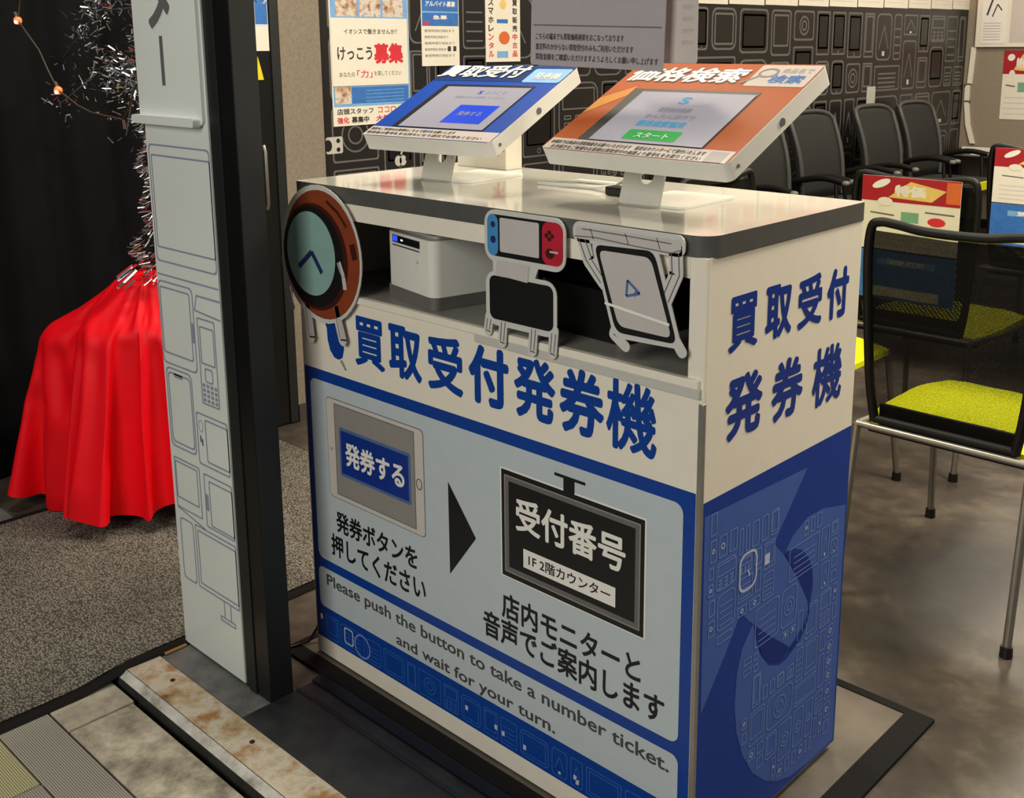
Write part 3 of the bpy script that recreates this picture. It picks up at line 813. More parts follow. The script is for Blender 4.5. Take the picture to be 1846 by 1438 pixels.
# red cloth over a pedestal: its settled drape, vertex by vertex (radial grid, millimetres, each triple relative to the one before)
DRAPE = [
0,0,655,30,0,0,0,1,0,0,2,0,0,1,0,0,2,0,0,1,0,-1,1,0,-1,2,0,0,1,0,-1,1,0,-1,2,0,-1,1,0,-1,1,0,-1,1,0,-1,1,0,-2,1,0,-1,1,0,-1,1,0,-1,1,0,-2,1,0,-1,1,0,-2,0,0,-1,1,0,-2,1,0,
-2,0,0,-2,1,0,-1,0,0,-2,0,0,-2,0,0,-1,0,0,-2,-1,0,-1,0,0,-1,0,0,-2,-1,0,-1,-1,0,-1,-1,0,-1,0,0,-1,-1,0,-1,-1,0,-1,-1,0,-1,-1,0,-1,-1,0,-1,0,0,-1,-1,0,-1,-1,0,-1,-1,0,-1,
-1,0,-1,-2,0,-1,-1,0,0,-1,0,-1,-1,0,-1,-2,0,0,-1,0,0,-2,0,0,-1,0,-1,-1,0,0,-2,0,1,-2,0,0,-1,0,0,-1,0,0,-2,0,1,-1,0,0,-2,0,1,-1,0,0,-1,0,1,-2,0,0,-1,0,1,-1,0,1,-1,0,1,-2,0,
1,-1,0,1,-1,0,1,0,0,1,-1,0,1,-1,0,1,0,0,2,-1,0,1,-1,0,1,0,0,2,0,0,1,0,0,1,0,0,1,-1,0,2,0,0,1,0,0,2,0,0,1,0,0,2,0,0,2,0,0,2,0,0,1,0,0,2,1,0,2,0,0,2,0,0,1,1,0,2,1,0,1,1,0,2,
1,0,1,1,0,1,1,0,1,1,0,1,2,0,1,1,0,0,1,0,1,2,0,0,1,0,1,2,0,0,1,0,1,1,0,0,2,0,0,1,0,0,2,0,31,1,0,0,3,0,0,3,0,-1,3,0,0,2,0,-1,3,0,-1,3,0,-1,3,0,-1,2,0,-2,3,0,-2,2,0,-2,3,0,
-2,2,0,-2,2,0,-2,2,0,-3,2,0,-3,2,0,-2,2,0,-3,2,0,-3,2,0,-3,1,0,-3,2,0,-3,1,0,-3,2,0,-4,0,0,-3,1,0,-4,1,0,-3,0,0,-4,0,0,-3,0,0,-3,-1,0,-2,-1,0,-3,-1,0,-2,-1,0,-3,-2,0,-2,
-1,0,-2,-2,0,-2,-1,0,-2,-2,0,-2,-2,0,-3,-1,0,-2,-2,0,-1,-2,0,-2,-2,0,-2,-2,0,-2,-2,0,-2,-2,0,-2,-2,0,-1,-3,0,-2,-2,0,-1,-3,0,-1,-2,0,-1,-3,0,-1,-3,0,0,-3,0,0,-3,0,0,-3,0,
0,-3,0,0,-3,0,1,-3,0,0,-3,0,1,-2,0,1,-3,0,1,-3,0,1,-3,0,2,-2,0,1,-3,0,1,-2,0,2,-3,0,2,-2,0,2,-2,0,2,-2,0,2,-2,0,2,-1,0,2,-2,0,3,-1,0,2,-1,0,3,-1,0,2,-1,0,3,0,0,3,-1,0,2,0,
0,3,0,0,2,-1,0,3,0,0,3,0,0,4,0,0,3,0,0,4,0,0,3,0,0,4,0,0,3,1,0,4,1,0,3,1,0,3,1,0,4,2,0,3,2,0,2,2,0,3,2,0,2,2,0,2,3,0,2,2,0,2,3,0,1,3,0,1,3,0,1,2,0,1,3,0,1,3,0,0,3,0,1,3,0,
0,2,0,1,3,0,30,3,-1,0,4,0,0,5,0,0,4,0,-1,4,1,-1,4,0,-2,5,0,-1,4,1,-3,4,0,-2,3,0,-3,4,0,-3,3,-1,-3,4,0,-3,3,0,-4,3,-1,-3,3,0,-4,3,0,-4,3,0,-4,3,1,-4,3,0,-5,2,0,-5,2,1,-4,2,
0,-5,2,0,-5,2,0,-6,1,-1,-5,1,0,-5,0,0,-6,0,-1,-4,-1,0,-4,-1,0,-4,-1,0,-4,-1,1,-4,-2,0,-4,-2,0,-3,-3,1,-3,-2,0,-4,-2,0,-3,-3,0,-3,-3,-1,-3,-2,0,-3,-3,0,-3,-2,-1,-3,-3,0,-3,
-3,0,-3,-3,0,-2,-3,1,-3,-4,0,-2,-3,0,-2,-4,1,-2,-4,0,-2,-4,0,-1,-4,0,-1,-5,-1,-1,-4,0,0,-5,0,0,-4,-1,0,-4,0,1,-5,0,1,-4,0,1,-5,1,1,-4,0,1,-4,0,2,-4,1,1,-4,0,2,-4,0,2,-4,0,
2,-4,-1,3,-3,0,3,-3,0,2,-4,-1,3,-3,0,4,-2,0,3,-3,0,4,-2,1,3,-2,0,4,-1,0,4,-1,1,4,-1,0,4,-1,0,3,-1,0,4,-1,-1,4,0,0,4,0,0,4,-1,-1,5,0,0,5,0,0,5,0,0,6,0,1,5,0,0,5,1,0,5,1,1,
6,1,0,5,1,0,5,2,0,5,3,-1,4,2,0,4,3,0,4,4,-1,3,3,0,3,4,0,3,4,0,2,4,1,2,4,0,2,4,0,1,4,1,2,5,0,1,4,0,1,4,0,1,4,-1,0,5,0,1,4,0,21,4,-23,0,6,0,-2,5,-1,0,6,0,2,5,3,-1,6,1,-6,1,
-4,-4,4,-1,2,6,4,-2,5,1,-5,0,-3,-5,5,-1,-3,5,1,-3,6,1,-5,4,-1,-4,4,0,-5,4,1,-2,6,3,-6,3,0,-6,4,0,-4,4,2,-7,2,-1,-6,1,-1,-7,3,0,-7,2,0,-6,-1,-2,-8,1,-1,-5,4,3,-7,0,0,-3,-4,
-3,-5,-3,-1,-6,0,2,-6,-1,1,-5,-2,1,-4,-2,1,-5,-2,1,-5,-3,0,-5,-3,1,-4,-2,2,-4,-3,0,-1,-5,-4,-3,-4,0,-6,0,3,-4,-4,0,0,-5,-3,-4,-5,-1,-3,-4,0,-3,-5,0,-3,-5,0,-3,-5,0,-3,-5,
1,1,-5,-3,-1,-6,1,-6,0,3,-1,-6,1,3,-5,-3,1,-6,-1,-1,-6,1,0,-6,0,1,-5,0,1,-6,0,-1,-5,3,3,-5,-1,2,-6,0,1,-6,2,1,-5,2,2,-5,1,2,-5,0,4,-5,-1,3,-4,-1,2,-5,4,4,-4,-1,5,-1,-3,5,
-3,0,5,-3,-1,5,-2,0,5,-2,0,5,-1,0,6,1,-3,5,-1,0,1,-4,5,5,1,-2,4,1,-3,6,1,-1,5,-1,0,7,-1,0,7,-1,0,7,-1,1,7,-1,1,6,0,2,7,-1,2,7,1,1,7,-1,4,6,2,-2,5,4,-3,6,3,-2,6,3,0,6,4,0,
6,4,0,5,4,1,4,4,2,3,6,-1,3,6,-1,2,5,-2,1,6,0,2,6,-1,2,5,0,1,6,-1,1,6,0,1,5,-1,0,6,-1,-1,6,-2,23,6,-20,-1,7,-1,1,6,2,-4,5,-5,-3,7,-1,3,6,4,-5,5,-2,-7,1,-4,1,7,3,0,6,5,-6,
-1,-5,-5,6,0,-1,7,4,-6,5,-2,-5,6,1,-6,6,1,-5,6,1,-2,6,4,-8,4,-1,-5,6,2,-7,5,1,-8,1,-2,-9,1,-2,-7,4,1,-9,3,0,-8,-3,-4,-8,3,1,-9,0,0,-6,5,4,-4,-5,-4,-5,-5,-2,-7,0,1,-6,1,4,
-7,-2,1,-6,-4,0,-5,-2,2,-7,-3,2,-5,-4,1,-6,-3,2,-6,-2,3,-2,-5,-4,-2,-7,-3,-6,-4,0,-6,-1,3,-3,-6,-1,0,-6,-5,-4,-6,0,-5,-5,1,-4,-7,0,0,-7,-3,-5,-4,3,0,-7,-3,2,-7,-2,-5,-4,4,
-6,-2,4,2,-5,-3,3,-7,-3,1,-8,0,-1,-6,2,1,-8,0,0,-7,2,-2,-6,4,4,-6,-2,1,-7,1,1,-7,2,1,-7,3,2,-6,2,3,-6,2,4,-6,-1,5,-6,-1,2,-7,4,5,-5,2,6,-1,-5,6,-3,-2,6,-3,-1,6,-2,-1,6,-2,
-1,7,-2,1,6,-2,2,5,2,-5,6,-2,0,3,-3,6,5,2,-5,7,0,-1,5,-2,4,8,-2,2,8,-2,2,8,-1,2,8,-2,4,8,-2,4,10,-1,-1,8,3,-5,8,3,-3,8,3,-3,8,3,-1,8,3,1,8,3,2,8,5,0,8,4,3,4,7,-5,4,7,-2,3,
6,-2,3,7,-2,3,7,-1,2,8,-1,2,7,-1,2,7,-1,1,7,-1,2,7,-1,0,7,0,0,7,-2,0,7,-2,24,8,-20,-2,8,-1,2,8,2,-4,8,-2,-6,0,-6,0,8,2,-5,7,-2,-7,3,-4,-3,8,2,6,1,7,-6,8,0,-7,3,-4,0,8,6,
-7,6,-2,-7,7,1,-6,7,1,-6,7,1,-4,8,5,-8,5,-1,-6,8,4,-10,3,-2,-9,1,-3,-10,2,-2,-9,5,1,-10,4,1,-9,-4,-5,-10,4,2,-10,-3,-3,-6,7,6,-7,-3,-2,-4,-6,-4,-8,-2,2,-8,-1,2,-7,2,5,-7,
-5,0,-7,-4,1,-7,-2,4,-7,-4,2,-6,-4,1,-7,-2,3,-6,-6,0,-3,-6,-4,-3,-7,-2,-6,-6,-1,-7,-4,3,-1,-7,-5,-2,-7,-3,-6,-6,2,-4,-7,0,1,-8,-4,-6,-6,2,3,-7,-4,-1,-9,-2,-5,-6,5,-7,2,5,
2,-8,-2,1,-9,-2,1,-9,1,4,-7,-3,-2,-8,3,-3,-7,5,5,-7,-3,1,-9,1,1,-8,3,1,-8,3,0,-8,3,2,-8,3,1,-7,4,4,-8,3,3,-9,5,6,-7,0,8,-3,-5,6,-4,-2,7,-5,1,7,-4,-2,8,-3,0,8,-2,-2,8,-1,
-2,6,3,-4,6,-5,3,8,-1,1,5,4,-5,6,-4,2,7,0,-1,8,2,-2,9,-4,4,10,0,2,10,0,1,10,0,2,2,-8,6,12,0,0,11,1,-3,10,3,-2,10,3,-2,10,3,-1,10,4,-1,10,5,1,8,6,-1,9,3,5,7,8,-1,5,9,-3,3,
8,-4,3,8,-3,3,9,-3,2,8,-2,3,9,-1,2,8,-1,1,9,-1,2,8,-1,1,9,-1,1,8,-1,-2,8,-3,25,10,-18,-2,9,-3,1,10,2,-6,7,-5,-7,-2,-7,-2,10,0,-9,3,-5,-2,10,2,-4,9,0,6,2,9,-3,9,5,-9,4,-6,
-5,8,2,-1,9,7,-6,8,3,-6,9,2,-8,8,0,-10,6,-3,-8,8,2,-8,8,3,-11,1,-4,-11,1,-4,-11,3,-2,-11,6,1,-12,5,2,-9,-5,-7,-11,5,4,-12,-5,-4,-6,8,6,-10,-1,0,-4,-8,-5,-9,1,5,-8,-5,-1,
-7,3,6,-9,-4,2,-8,-6,0,-8,-2,4,-8,-3,3,-8,-6,1,-8,-3,4,-7,-5,2,-5,-8,-3,-4,-8,-4,-5,-7,-2,-7,-6,2,-3,-8,-4,-4,-9,-2,-2,-9,-4,-8,-5,4,3,-8,-6,-5,-8,2,1,-8,-4,-6,-9,3,1,-12,
-2,-6,7,5,-4,-10,3,2,-10,-1,2,-10,0,5,-7,-5,-5,-6,6,6,-9,-2,-2,-9,3,-1,-10,3,1,-10,4,2,-10,3,1,-9,3,2,-10,3,3,-10,4,4,-8,2,4,-9,5,6,-7,0,7,-7,-3,10,-4,-4,10,-1,-4,7,-5,0,
9,2,-5,9,-3,-1,8,1,-4,8,-5,2,8,-2,0,5,7,-3,7,-6,0,9,-2,0,9,0,0,9,-1,0,12,2,0,12,2,0,12,0,1,-4,-9,9,11,-6,1,14,1,-2,13,-1,0,11,5,-4,12,2,-1,12,5,-2,9,7,-2,12,0,4,11,5,2,4,
10,-4,10,8,-1,8,7,1,8,7,3,4,9,-4,3,10,-3,3,10,-2,2,10,-1,3,10,-2,2,10,-1,1,10,-1,1,10,-1,2,10,0,-2,9,-4,27,12,-16,-3,10,-4,-2,11,-1,-7,6,-7,-8,-4,-8,-7,9,-3,-9,6,-5,-6,10,
-1,6,6,9,-3,12,3,-11,1,0,6,9,4,-3,11,6,-5,11,3,-8,9,3,-11,5,-2,-4,12,5,-4,11,6,-11,9,0,-13,2,-5,-13,2,-5,-12,7,0,-13,1,-5,-13,6,2,-13,5,1,-13,-2,-3,-8,-10,-5,-14,5,-1,-7,
9,8,-11,1,1,-7,-7,-5,-8,2,7,-8,-8,-3,-9,2,6,-10,-3,4,-8,-7,-1,-10,-2,5,-9,-2,5,-9,-6,2,-10,-3,5,-8,-8,1,-5,-9,-4,-7,-8,-3,-5,-9,-3,-8,-7,1,-5,-10,-2,-4,-10,-3,1,-9,-6,-9,
-6,4,4,-9,-8,-6,-9,3,-2,-11,-2,-2,-11,0,11,-2,-5,-10,-5,4,0,-12,2,11,-5,-1,-6,-10,-1,-9,-7,3,8,-9,-1,-4,-11,2,2,-12,2,2,-11,3,6,-10,2,-3,-10,4,1,-11,3,0,-11,5,1,-12,5,9,
-9,1,10,6,-2,8,-7,-2,-3,-12,2,7,-9,-1,12,-5,-3,9,-5,0,7,6,-7,10,-2,-2,11,-2,-2,10,4,-1,10,-1,-1,10,-3,-1,5,10,-1,11,-2,0,6,-8,-1,11,2,0,13,-2,0,13,3,0,-5,-10,9,14,0,-1,13,
-3,1,15,1,-1,14,-2,1,10,-10,0,12,5,-3,11,7,-4,14,0,3,13,3,3,6,11,-4,13,5,2,11,6,3,10,8,2,7,11,-1,9,9,2,2,11,-5,3,11,-2,4,12,-1,2,11,-2,2,11,-1,2,12,-2,1,11,-1,2,11,0,-1,
11,-3,27,14,-15,-2,12,-3,-6,9,-7,-9,0,-9,-6,12,-2,-9,6,-8,-11,1,-7,-1,12,4,-4,13,3,-12,4,-2,-14,-4,0,-2,13,5,8,10,5,-9,10,4,5,11,7,-6,12,5,-4,15,5,-14,5,-2,-7,13,4,-13,8,
-2,-15,1,-6,-15,3,-3,-14,7,0,-15,1,-4,-14,8,3,-1,-13,-3,-15,4,-1,-16,4,-2,-16,-3,0,-11,-5,1,-8,11,3,-5,-11,-1,-10,5,5,-11,0,5,-9,-9,0,-11,1,6,-11,-4,4,-10,-6,3,-11,-5,4,
-10,-3,6,-10,-6,3,-7,-10,-4,-7,-10,-3,-7,-10,-2,-1,-11,-6,-6,-10,-3,2,-12,-5,-9,-8,-2,3,-12,-2,-11,-7,0,1,-13,-3,8,-9,-4,-12,-7,3,12,-1,-5,8,-12,2,-10,-10,1,10,-8,-1,-13,
-2,2,6,-11,1,-1,-14,-1,7,-11,3,1,-13,2,1,-13,3,-7,-11,2,2,-12,4,3,-12,3,-7,-10,6,10,-8,1,12,-8,1,5,11,-1,7,-8,-2,-4,-11,0,10,-9,-1,13,3,0,1,-13,-1,9,-8,-2,7,8,-6,12,3,-3,
12,1,-1,11,-5,-1,11,-2,0,6,10,-2,10,5,0,10,-7,0,10,-6,-1,13,8,1,-3,-14,7,14,-7,2,16,0,0,14,6,-2,16,1,0,5,-15,1,14,-7,-1,13,8,-4,16,-2,1,16,4,1,7,11,-2,16,-1,4,13,7,1,13,7,
4,9,10,0,12,6,6,9,10,2,4,13,-4,4,13,-2,4,13,-2,3,13,-1,3,12,-2,2,13,-1,1,13,-2,2,13,0,0,13,-2,27,16,-14,-5,12,-7,-8,2,-11,-6,13,-3,-9,10,-6,-11,1,-10,-11,5,-8,-4,14,4,-14,
-4,-2,-15,2,-1,0,14,5,-13,7,-1,-9,12,6,12,9,5,-11,9,5,-1,15,4,4,15,7,-12,12,1,-15,2,0,-4,18,2,-17,5,-4,-16,2,-4,-18,-1,-4,-13,11,0,-18,0,-1,4,-18,-2,-17,-1,-3,-19,0,-1,
-18,0,0,-14,2,1,0,13,4,-11,-9,-1,-12,4,5,-9,-10,5,-11,9,5,-13,0,6,-12,-5,4,-12,-3,5,-13,-2,6,-10,-9,3,-1,-14,-1,-14,0,1,-11,-10,-1,-3,-12,-5,-3,-12,-6,-1,-13,-5,0,-14,-5,
6,-13,-3,-6,-12,-3,-15,-3,0,1,-14,-3,7,-12,-4,-11,-9,3,9,-12,0,14,5,-3,-9,-13,0,10,-11,0,-15,0,2,7,-13,0,9,-11,1,-2,-15,2,0,-14,2,3,-15,3,-7,-12,3,2,-14,4,-10,-8,6,4,-13,
2,11,-10,2,14,-1,0,-3,12,-1,12,-5,-3,-2,-13,-1,8,-11,0,13,5,-1,9,-9,0,-5,-13,-2,13,-4,-2,10,9,-5,12,6,-3,12,-2,0,12,-6,0,9,9,-2,9,10,0,7,-11,-1,7,11,5,5,-15,2,13,-12,1,16,
-6,1,17,4,-1,15,10,-2,16,-6,1,0,-19,0,17,-5,-1,16,7,-4,18,0,1,9,15,-2,15,7,0,17,0,3,16,-4,5,15,5,5,13,9,4,8,14,0,13,3,8,9,13,2,4,15,-4,4,14,-1,4,14,-2,2,15,-1,3,14,-2,2,
14,-1,1,15,-1,1,15,0,29,17,-13,-10,7,-14,-6,16,-4,-8,10,-8,-11,7,-10,-12,6,-9,-13,7,-8,-13,-9,-2,-16,3,-4,-14,9,-1,-2,16,5,-7,15,4,-12,-12,4,-8,16,3,2,17,4,-4,16,5,9,13,6,
-17,4,0,-16,5,1,3,17,2,-16,11,-3,-18,-3,-4,-19,3,-4,-14,12,0,-20,2,-1,9,-18,-1,-19,-6,-3,-20,2,-2,-20,-2,0,-15,5,1,1,15,5,-15,-2,2,-5,-15,3,-15,-3,5,-14,2,5,-11,9,6,-12,
-8,4,-14,-3,5,-12,3,7,-13,-7,4,7,-13,-1,-10,-8,0,-16,0,0,1,-14,-6,0,-14,-5,-7,-12,-6,4,-14,-5,3,-16,-3,-11,-11,-3,-15,-6,0,11,-12,-3,-11,-11,-1,-5,-15,0,11,-12,-1,11,12,
-1,-3,-16,-2,9,-14,0,-16,1,2,8,-14,0,11,-12,1,-5,-16,2,4,-16,3,1,-16,3,-4,-15,4,-15,-5,6,-1,-15,3,8,-14,3,12,-10,2,14,6,-2,-8,14,-1,16,-3,-3,-1,-16,-1,7,-13,0,13,7,-1,14,
-7,0,-10,-11,-2,7,-13,-1,15,2,-3,12,8,-4,12,7,-2,14,-5,0,14,0,1,-6,13,0,12,7,0,14,-4,1,5,-18,2,13,-13,2,19,-4,1,17,8,-2,16,11,-2,14,-14,0,-3,-20,1,20,-3,-3,19,3,-2,15,12,
-3,10,17,-1,19,3,0,18,-4,3,17,5,5,17,0,6,16,-1,9,14,10,5,9,15,0,14,3,12,7,17,0,4,17,-3,4,15,-1,4,16,-1,2,15,-1,3,16,-1,3,16,0,1,16,-1,20,17,-25,-7,14,-9,-7,14,-6,-13,7,
-12,-15,-5,-11,-15,3,-9,-16,4,-7,-8,16,-4,-17,0,-5,-17,7,-2,-11,14,4,-9,16,4,-12,-15,4,-7,18,4,0,18,4,1,19,5,12,13,7,-19,6,1,-19,-5,0,6,20,1,-11,17,0,-20,-4,-6,-21,0,-4,
-16,14,0,-21,3,0,12,-18,-2,-19,-11,-3,-22,3,-2,-22,-3,0,-15,8,1,1,16,5,-15,-6,3,-5,-16,3,-17,-2,5,-15,4,6,-12,10,6,-12,-10,5,-14,-4,5,-14,7,8,-12,-11,3,12,-10,-1,-9,-11,0,
-15,5,0,-9,-13,-3,8,-12,-7,-2,-16,-6,-5,-15,-5,7,-16,-4,-15,-8,-3,-14,-11,-1,14,-10,-2,-10,-14,-2,-9,-15,0,12,-14,-1,7,17,0,4,-17,-2,6,-18,0,-17,3,2,9,-15,0,13,-13,1,-5,
-17,2,5,-17,3,0,-18,3,-15,-6,6,-11,-13,5,4,-17,3,9,-14,2,15,-10,1,12,12,-2,-12,13,-1,17,0,-3,4,-16,-2,4,-17,0,14,9,-1,17,-2,1,-12,-12,-2,-1,-17,0,16,-3,-3,13,9,-4,15,4,-2,
15,4,-1,16,-1,1,-7,14,0,15,6,0,14,-7,1,3,-20,3,15,-14,2,21,0,-1,14,15,-2,21,5,-2,7,-21,0,-1,-21,1,21,1,-4,20,7,-3,12,18,-3,15,15,-1,21,-6,0,19,6,4,20,-3,5,18,4,6,18,1,9,
16,-3,10,13,11,8,12,14,2,15,8,12,3,20,-4,4,18,-2,2,17,-3,3,17,-3,1,17,-2,0,17,-3,-2,17,-4,18,18,-27,-14,7,-10,-14,7,-8,3,16,-8,-15,3,-10,-16,7,-8,-18,1,-9,-18,4,-7,-8,18,
-2,-19,5,-3,-10,16,5,-20,5,1,-14,-15,5,-6,20,3,0,20,5,4,20,6,13,14,6,-21,5,1,-19,-11,1,7,21,1,-7,22,1,-22,1,-5,-21,-6,-5,-18,14,-1,-23,5,0,14,-19,-2,-18,-15,-3,-24,3,-2,
-24,-3,0,-14,11,2,0,17,5,-16,-9,2,-5,-17,4,-18,-2,5,-17,5,6,-11,13,7,-13,-12,5,-16,-4,7,-13,9,7,-11,-14,3,16,-6,-1,-8,-16,0,-15,9,0,-15,-10,-2,10,-12,-7,3,-16,-6,-6,-17,
-6,6,-17,-5,-15,-12,-2,-16,-10,-1,16,-9,-3,-8,-17,-2,-14,-14,0,13,-15,0,6,19,-1,14,-14,-1,-2,-20,-1,-19,0,2,12,-15,0,13,-14,1,-5,-18,3,5,-19,3,-7,-18,4,-18,-3,6,-7,-17,5,
12,-14,1,7,-17,3,17,-9,1,9,16,-3,-15,13,-1,19,2,-3,8,-17,-2,0,-18,0,15,9,-1,19,1,1,-4,-18,0,-15,-11,-2,15,-10,-2,16,6,-3,15,9,-3,17,0,-1,16,4,0,-6,17,0,17,4,1,14,-10,1,2,
-22,2,17,-14,2,22,5,-1,12,19,-2,24,-2,-2,-7,-23,1,10,-22,-2,23,3,-4,19,13,-5,10,20,-3,19,13,-1,23,0,1,22,-6,4,21,3,5,21,3,7,16,-9,10,16,10,8,16,-4,13,16,10,9,8,18,0,5,20,
-3,2,18,-3,5,18,-2,-1,18,-3,7,18,0,-4,17,-5,3,19,-2,-4,16,-32,7,19,-3,-16,-6,-11,-14,9,-10,4,20,-7,-18,4,-10,-19,7,-8,-20,0,-7,-19,6,-5,-9,20,0,-16,13,3,-22,-3,0,-18,-13,
5,-5,22,4,0,22,5,6,20,6,15,16,7,-23,2,1,-18,-15,0,-2,24,2,6,23,1,-23,6,-4,-22,-10,-6,-20,14,-1,-25,7,0,16,-20,-1,-17,-19,-3,-26,3,-3,-25,-3,0,-14,14,2,-1,18,5,-15,-12,3,
-6,-19,4,-20,-1,6,-18,7,6,-12,14,8,-12,-14,5,-18,-3,7,-13,11,7,-10,-17,3,19,-5,0,-6,-18,-1,-16,11,0,-19,-3,0,11,-14,-8,6,-17,-6,-5,-18,-7,5,-19,-5,-16,-13,-3,-18,-11,-1,
19,-8,-3,-8,-18,-1,-16,-14,0,13,-18,-1,5,21,-1,19,-11,0,-5,-21,-2,-21,-2,3,16,-14,0,12,-16,1,-4,-21,2,4,-20,4,-14,-15,5,-20,-4,7,-1,-20,3,17,-12,1,5,-20,3,19,-7,1,5,19,-4,
-16,13,-1,20,4,-4,10,-17,-1,-2,-19,0,17,9,-2,20,2,1,0,-20,1,-19,-4,-2,8,-18,-1,18,3,-3,16,10,-4,18,0,0,18,8,-1,-5,19,0,19,2,1,13,-13,1,1,-24,3,20,-13,1,23,9,-1,11,22,-3,
22,-12,-1,-13,-22,0,16,-20,-2,24,5,-6,18,17,-5,10,23,-3,23,9,-2,25,-5,2,24,0,4,23,4,6,20,-9,8,18,9,10,20,-3,9,15,-8,14,-3,21,2,15,15,0,17,13,4,1,20,-5,4,20,-2,0,20,-3,-12,
16,-4,10,18,-4,-9,18,-3,0,20,-32,17,12,-1,-16,10,-9,-15,-10,-10,-5,20,-9,-5,21,-7,-20,3,-9,-21,6,-7,-22,1,-7,-20,11,-1,-11,19,3,-22,-11,1,-22,-7,4,-5,24,4,0,24,6,9,21,6,
16,17,8,-25,-1,0,-18,-17,1,-7,25,2,14,22,1,-23,12,-3,-22,-12,-7,-23,13,-1,-25,9,0,17,-21,-1,-15,-23,-3,-28,3,-3,-28,-3,0,-13,16,2,-3,20,6,-14,-15,2,-7,-20,5,-21,-1,6,-19,
9,7,-13,15,8,-12,-16,5,-19,-1,7,-14,12,9,-7,-19,2,21,-4,0,-4,-21,-1,-17,12,0,-21,2,1,3,-19,-6,16,-11,-9,-4,-20,-6,4,-21,-6,-17,-14,-3,-19,-12,-1,21,-6,-3,-8,-21,-2,-18,
-14,0,12,-19,0,6,22,-1,22,-8,-1,-7,-22,-1,-22,-5,2,19,-12,0,11,-19,2,0,-22,3,-2,-23,3,-21,-5,6,-18,-13,6,5,-21,3,19,-10,0,4,-22,3,22,-6,1,0,22,-4,-17,14,-1,21,6,-4,12,-17,
-2,-4,-21,0,18,10,-1,22,3,1,3,-21,1,-21,0,-2,0,-21,-1,20,-3,-3,17,9,-3,20,2,0,17,11,-2,-2,20,0,20,1,1,12,-16,2,1,-25,2,23,-12,1,22,13,-1,14,22,-3,18,-20,-1,-18,-21,-1,21,
-17,-4,26,7,-5,16,21,-6,11,24,-4,27,4,-1,26,-4,2,26,5,4,23,-9,7,22,7,9,21,-3,11,11,-17,12,18,14,7,-12,21,1,24,4,3,15,16,1,-6,21,-5,11,19,-1,-4,21,-4,-16,15,-4,12,19,-4,
-11,20,-3,3,21,-33,22,7,1,-7,21,-6,-20,-5,-11,-21,-3,-9,4,23,-8,-10,22,-7,-22,4,-8,-24,1,-7,-23,7,-3,-16,18,3,-22,-11,2,-25,-8,3,-5,25,5,0,26,6,13,21,6,15,19,8,-26,-5,0,
-19,-18,1,-10,26,3,20,19,1,-21,20,-2,-23,-14,-7,-26,12,-2,-26,12,1,18,-24,-2,-13,-26,-3,-30,2,-3,-29,-2,0,-13,19,3,-5,21,5,-12,-19,3,-8,-21,5,-23,0,6,-19,11,8,-14,16,8,
-13,-18,5,-20,0,8,-14,14,10,-5,-22,1,22,-3,0,-1,-22,-1,-20,8,1,-20,10,0,-4,-21,-5,19,-7,-8,6,-22,-8,-1,-23,-6,-19,-14,-3,-19,-14,-2,23,-5,-3,-8,-22,-2,-19,-14,0,11,-22,0,
6,24,-1,24,-6,0,-9,-23,-2,-22,-7,3,21,-10,0,10,-22,1,1,-24,3,-7,-23,5,-24,-2,6,-17,-17,6,11,-20,1,21,-11,1,3,-23,3,24,-4,0,-4,24,-4,-19,15,-1,22,7,-4,15,-17,-2,-7,-21,-1,
21,9,0,22,4,0,7,-22,2,-23,3,-2,-6,-21,-1,19,-9,-2,20,7,-3,21,4,-1,16,14,-1,1,22,0,22,-1,1,10,-19,1,1,-27,3,26,-10,1,17,22,-2,22,17,-3,9,-26,-2,-18,-23,0,25,-13,-6,27,9,-6,
12,26,-6,16,23,-4,28,-1,-1,28,5,2,28,-7,4,26,1,8,24,4,9,9,-21,13,22,-6,11,9,23,3,-12,22,2,24,-5,3,19,16,1,-9,21,-5,14,19,-1,-16,17,-4,-12,19,-4,12,20,-5,-11,21,-3,7,22,
-33,24,5,1,1,24,-3,-20,-11,-10,-22,-7,-9,-5,23,-10,-14,22,-7,-10,23,-6,-24,1,-7,-25,3,-5,-22,16,1,-24,-12,2,-26,-9,4,-6,27,5,1,26,6,17,20,8,13,22,8,-27,-7,0,-20,-20,1,-13,
26,2,24,18,2,-16,25,-1,-25,-14,-8,-28,10,-2,-27,16,1,18,-26,-2,-10,-30,-3,-32,0,-3,-32,1,0,-11,21,3,-8,22,6,-8,-23,3,-12,-21,5,-24,0,7,-20,13,8,-15,17,8,-12,-20,6,-22,2,8,
-15,14,10,-3,-23,2,24,-3,-1,2,-24,0,-23,6,0,-17,16,0,-12,-20,-3,20,-8,-10,12,-20,-7,-1,-25,-7,-20,-16,-4,-20,-16,-2,25,-3,-3,-8,-24,-2,-21,-14,0,11,-24,0,6,26,-1,27,-3,0,
-11,-24,-1,-24,-10,2,24,-9,0,9,-24,2,2,-25,3,-13,-22,5,-26,-2,7,-14,-20,6,17,-19,0,21,-11,0,3,-25,4,25,-1,0,-9,24,-5,-19,17,-1,23,8,-4,17,-17,-3,-9,-21,0,22,9,-1,24,4,1,
10,-22,2,-24,5,-2,-12,-20,-1,18,-14,-2,22,2,-2,21,8,-2,16,16,-1,4,23,0,23,-3,1,9,-21,1,1,-29,3,29,-4,1,13,26,-3,28,13,-2,1,-31,-3,-19,-26,0,30,-8,-7,27,12,-7,10,28,-7,20,
22,-4,30,2,0,31,1,2,29,-6,5,28,6,8,22,-14,11,7,-23,12,25,6,9,1,27,1,-11,25,2,24,-13,3,22,14,2,-11,22,-6,13,21,-1,-10,22,-2,-22,10,-6,11,22,-5,-11,23,-3,10,23,-33,26,5,1,
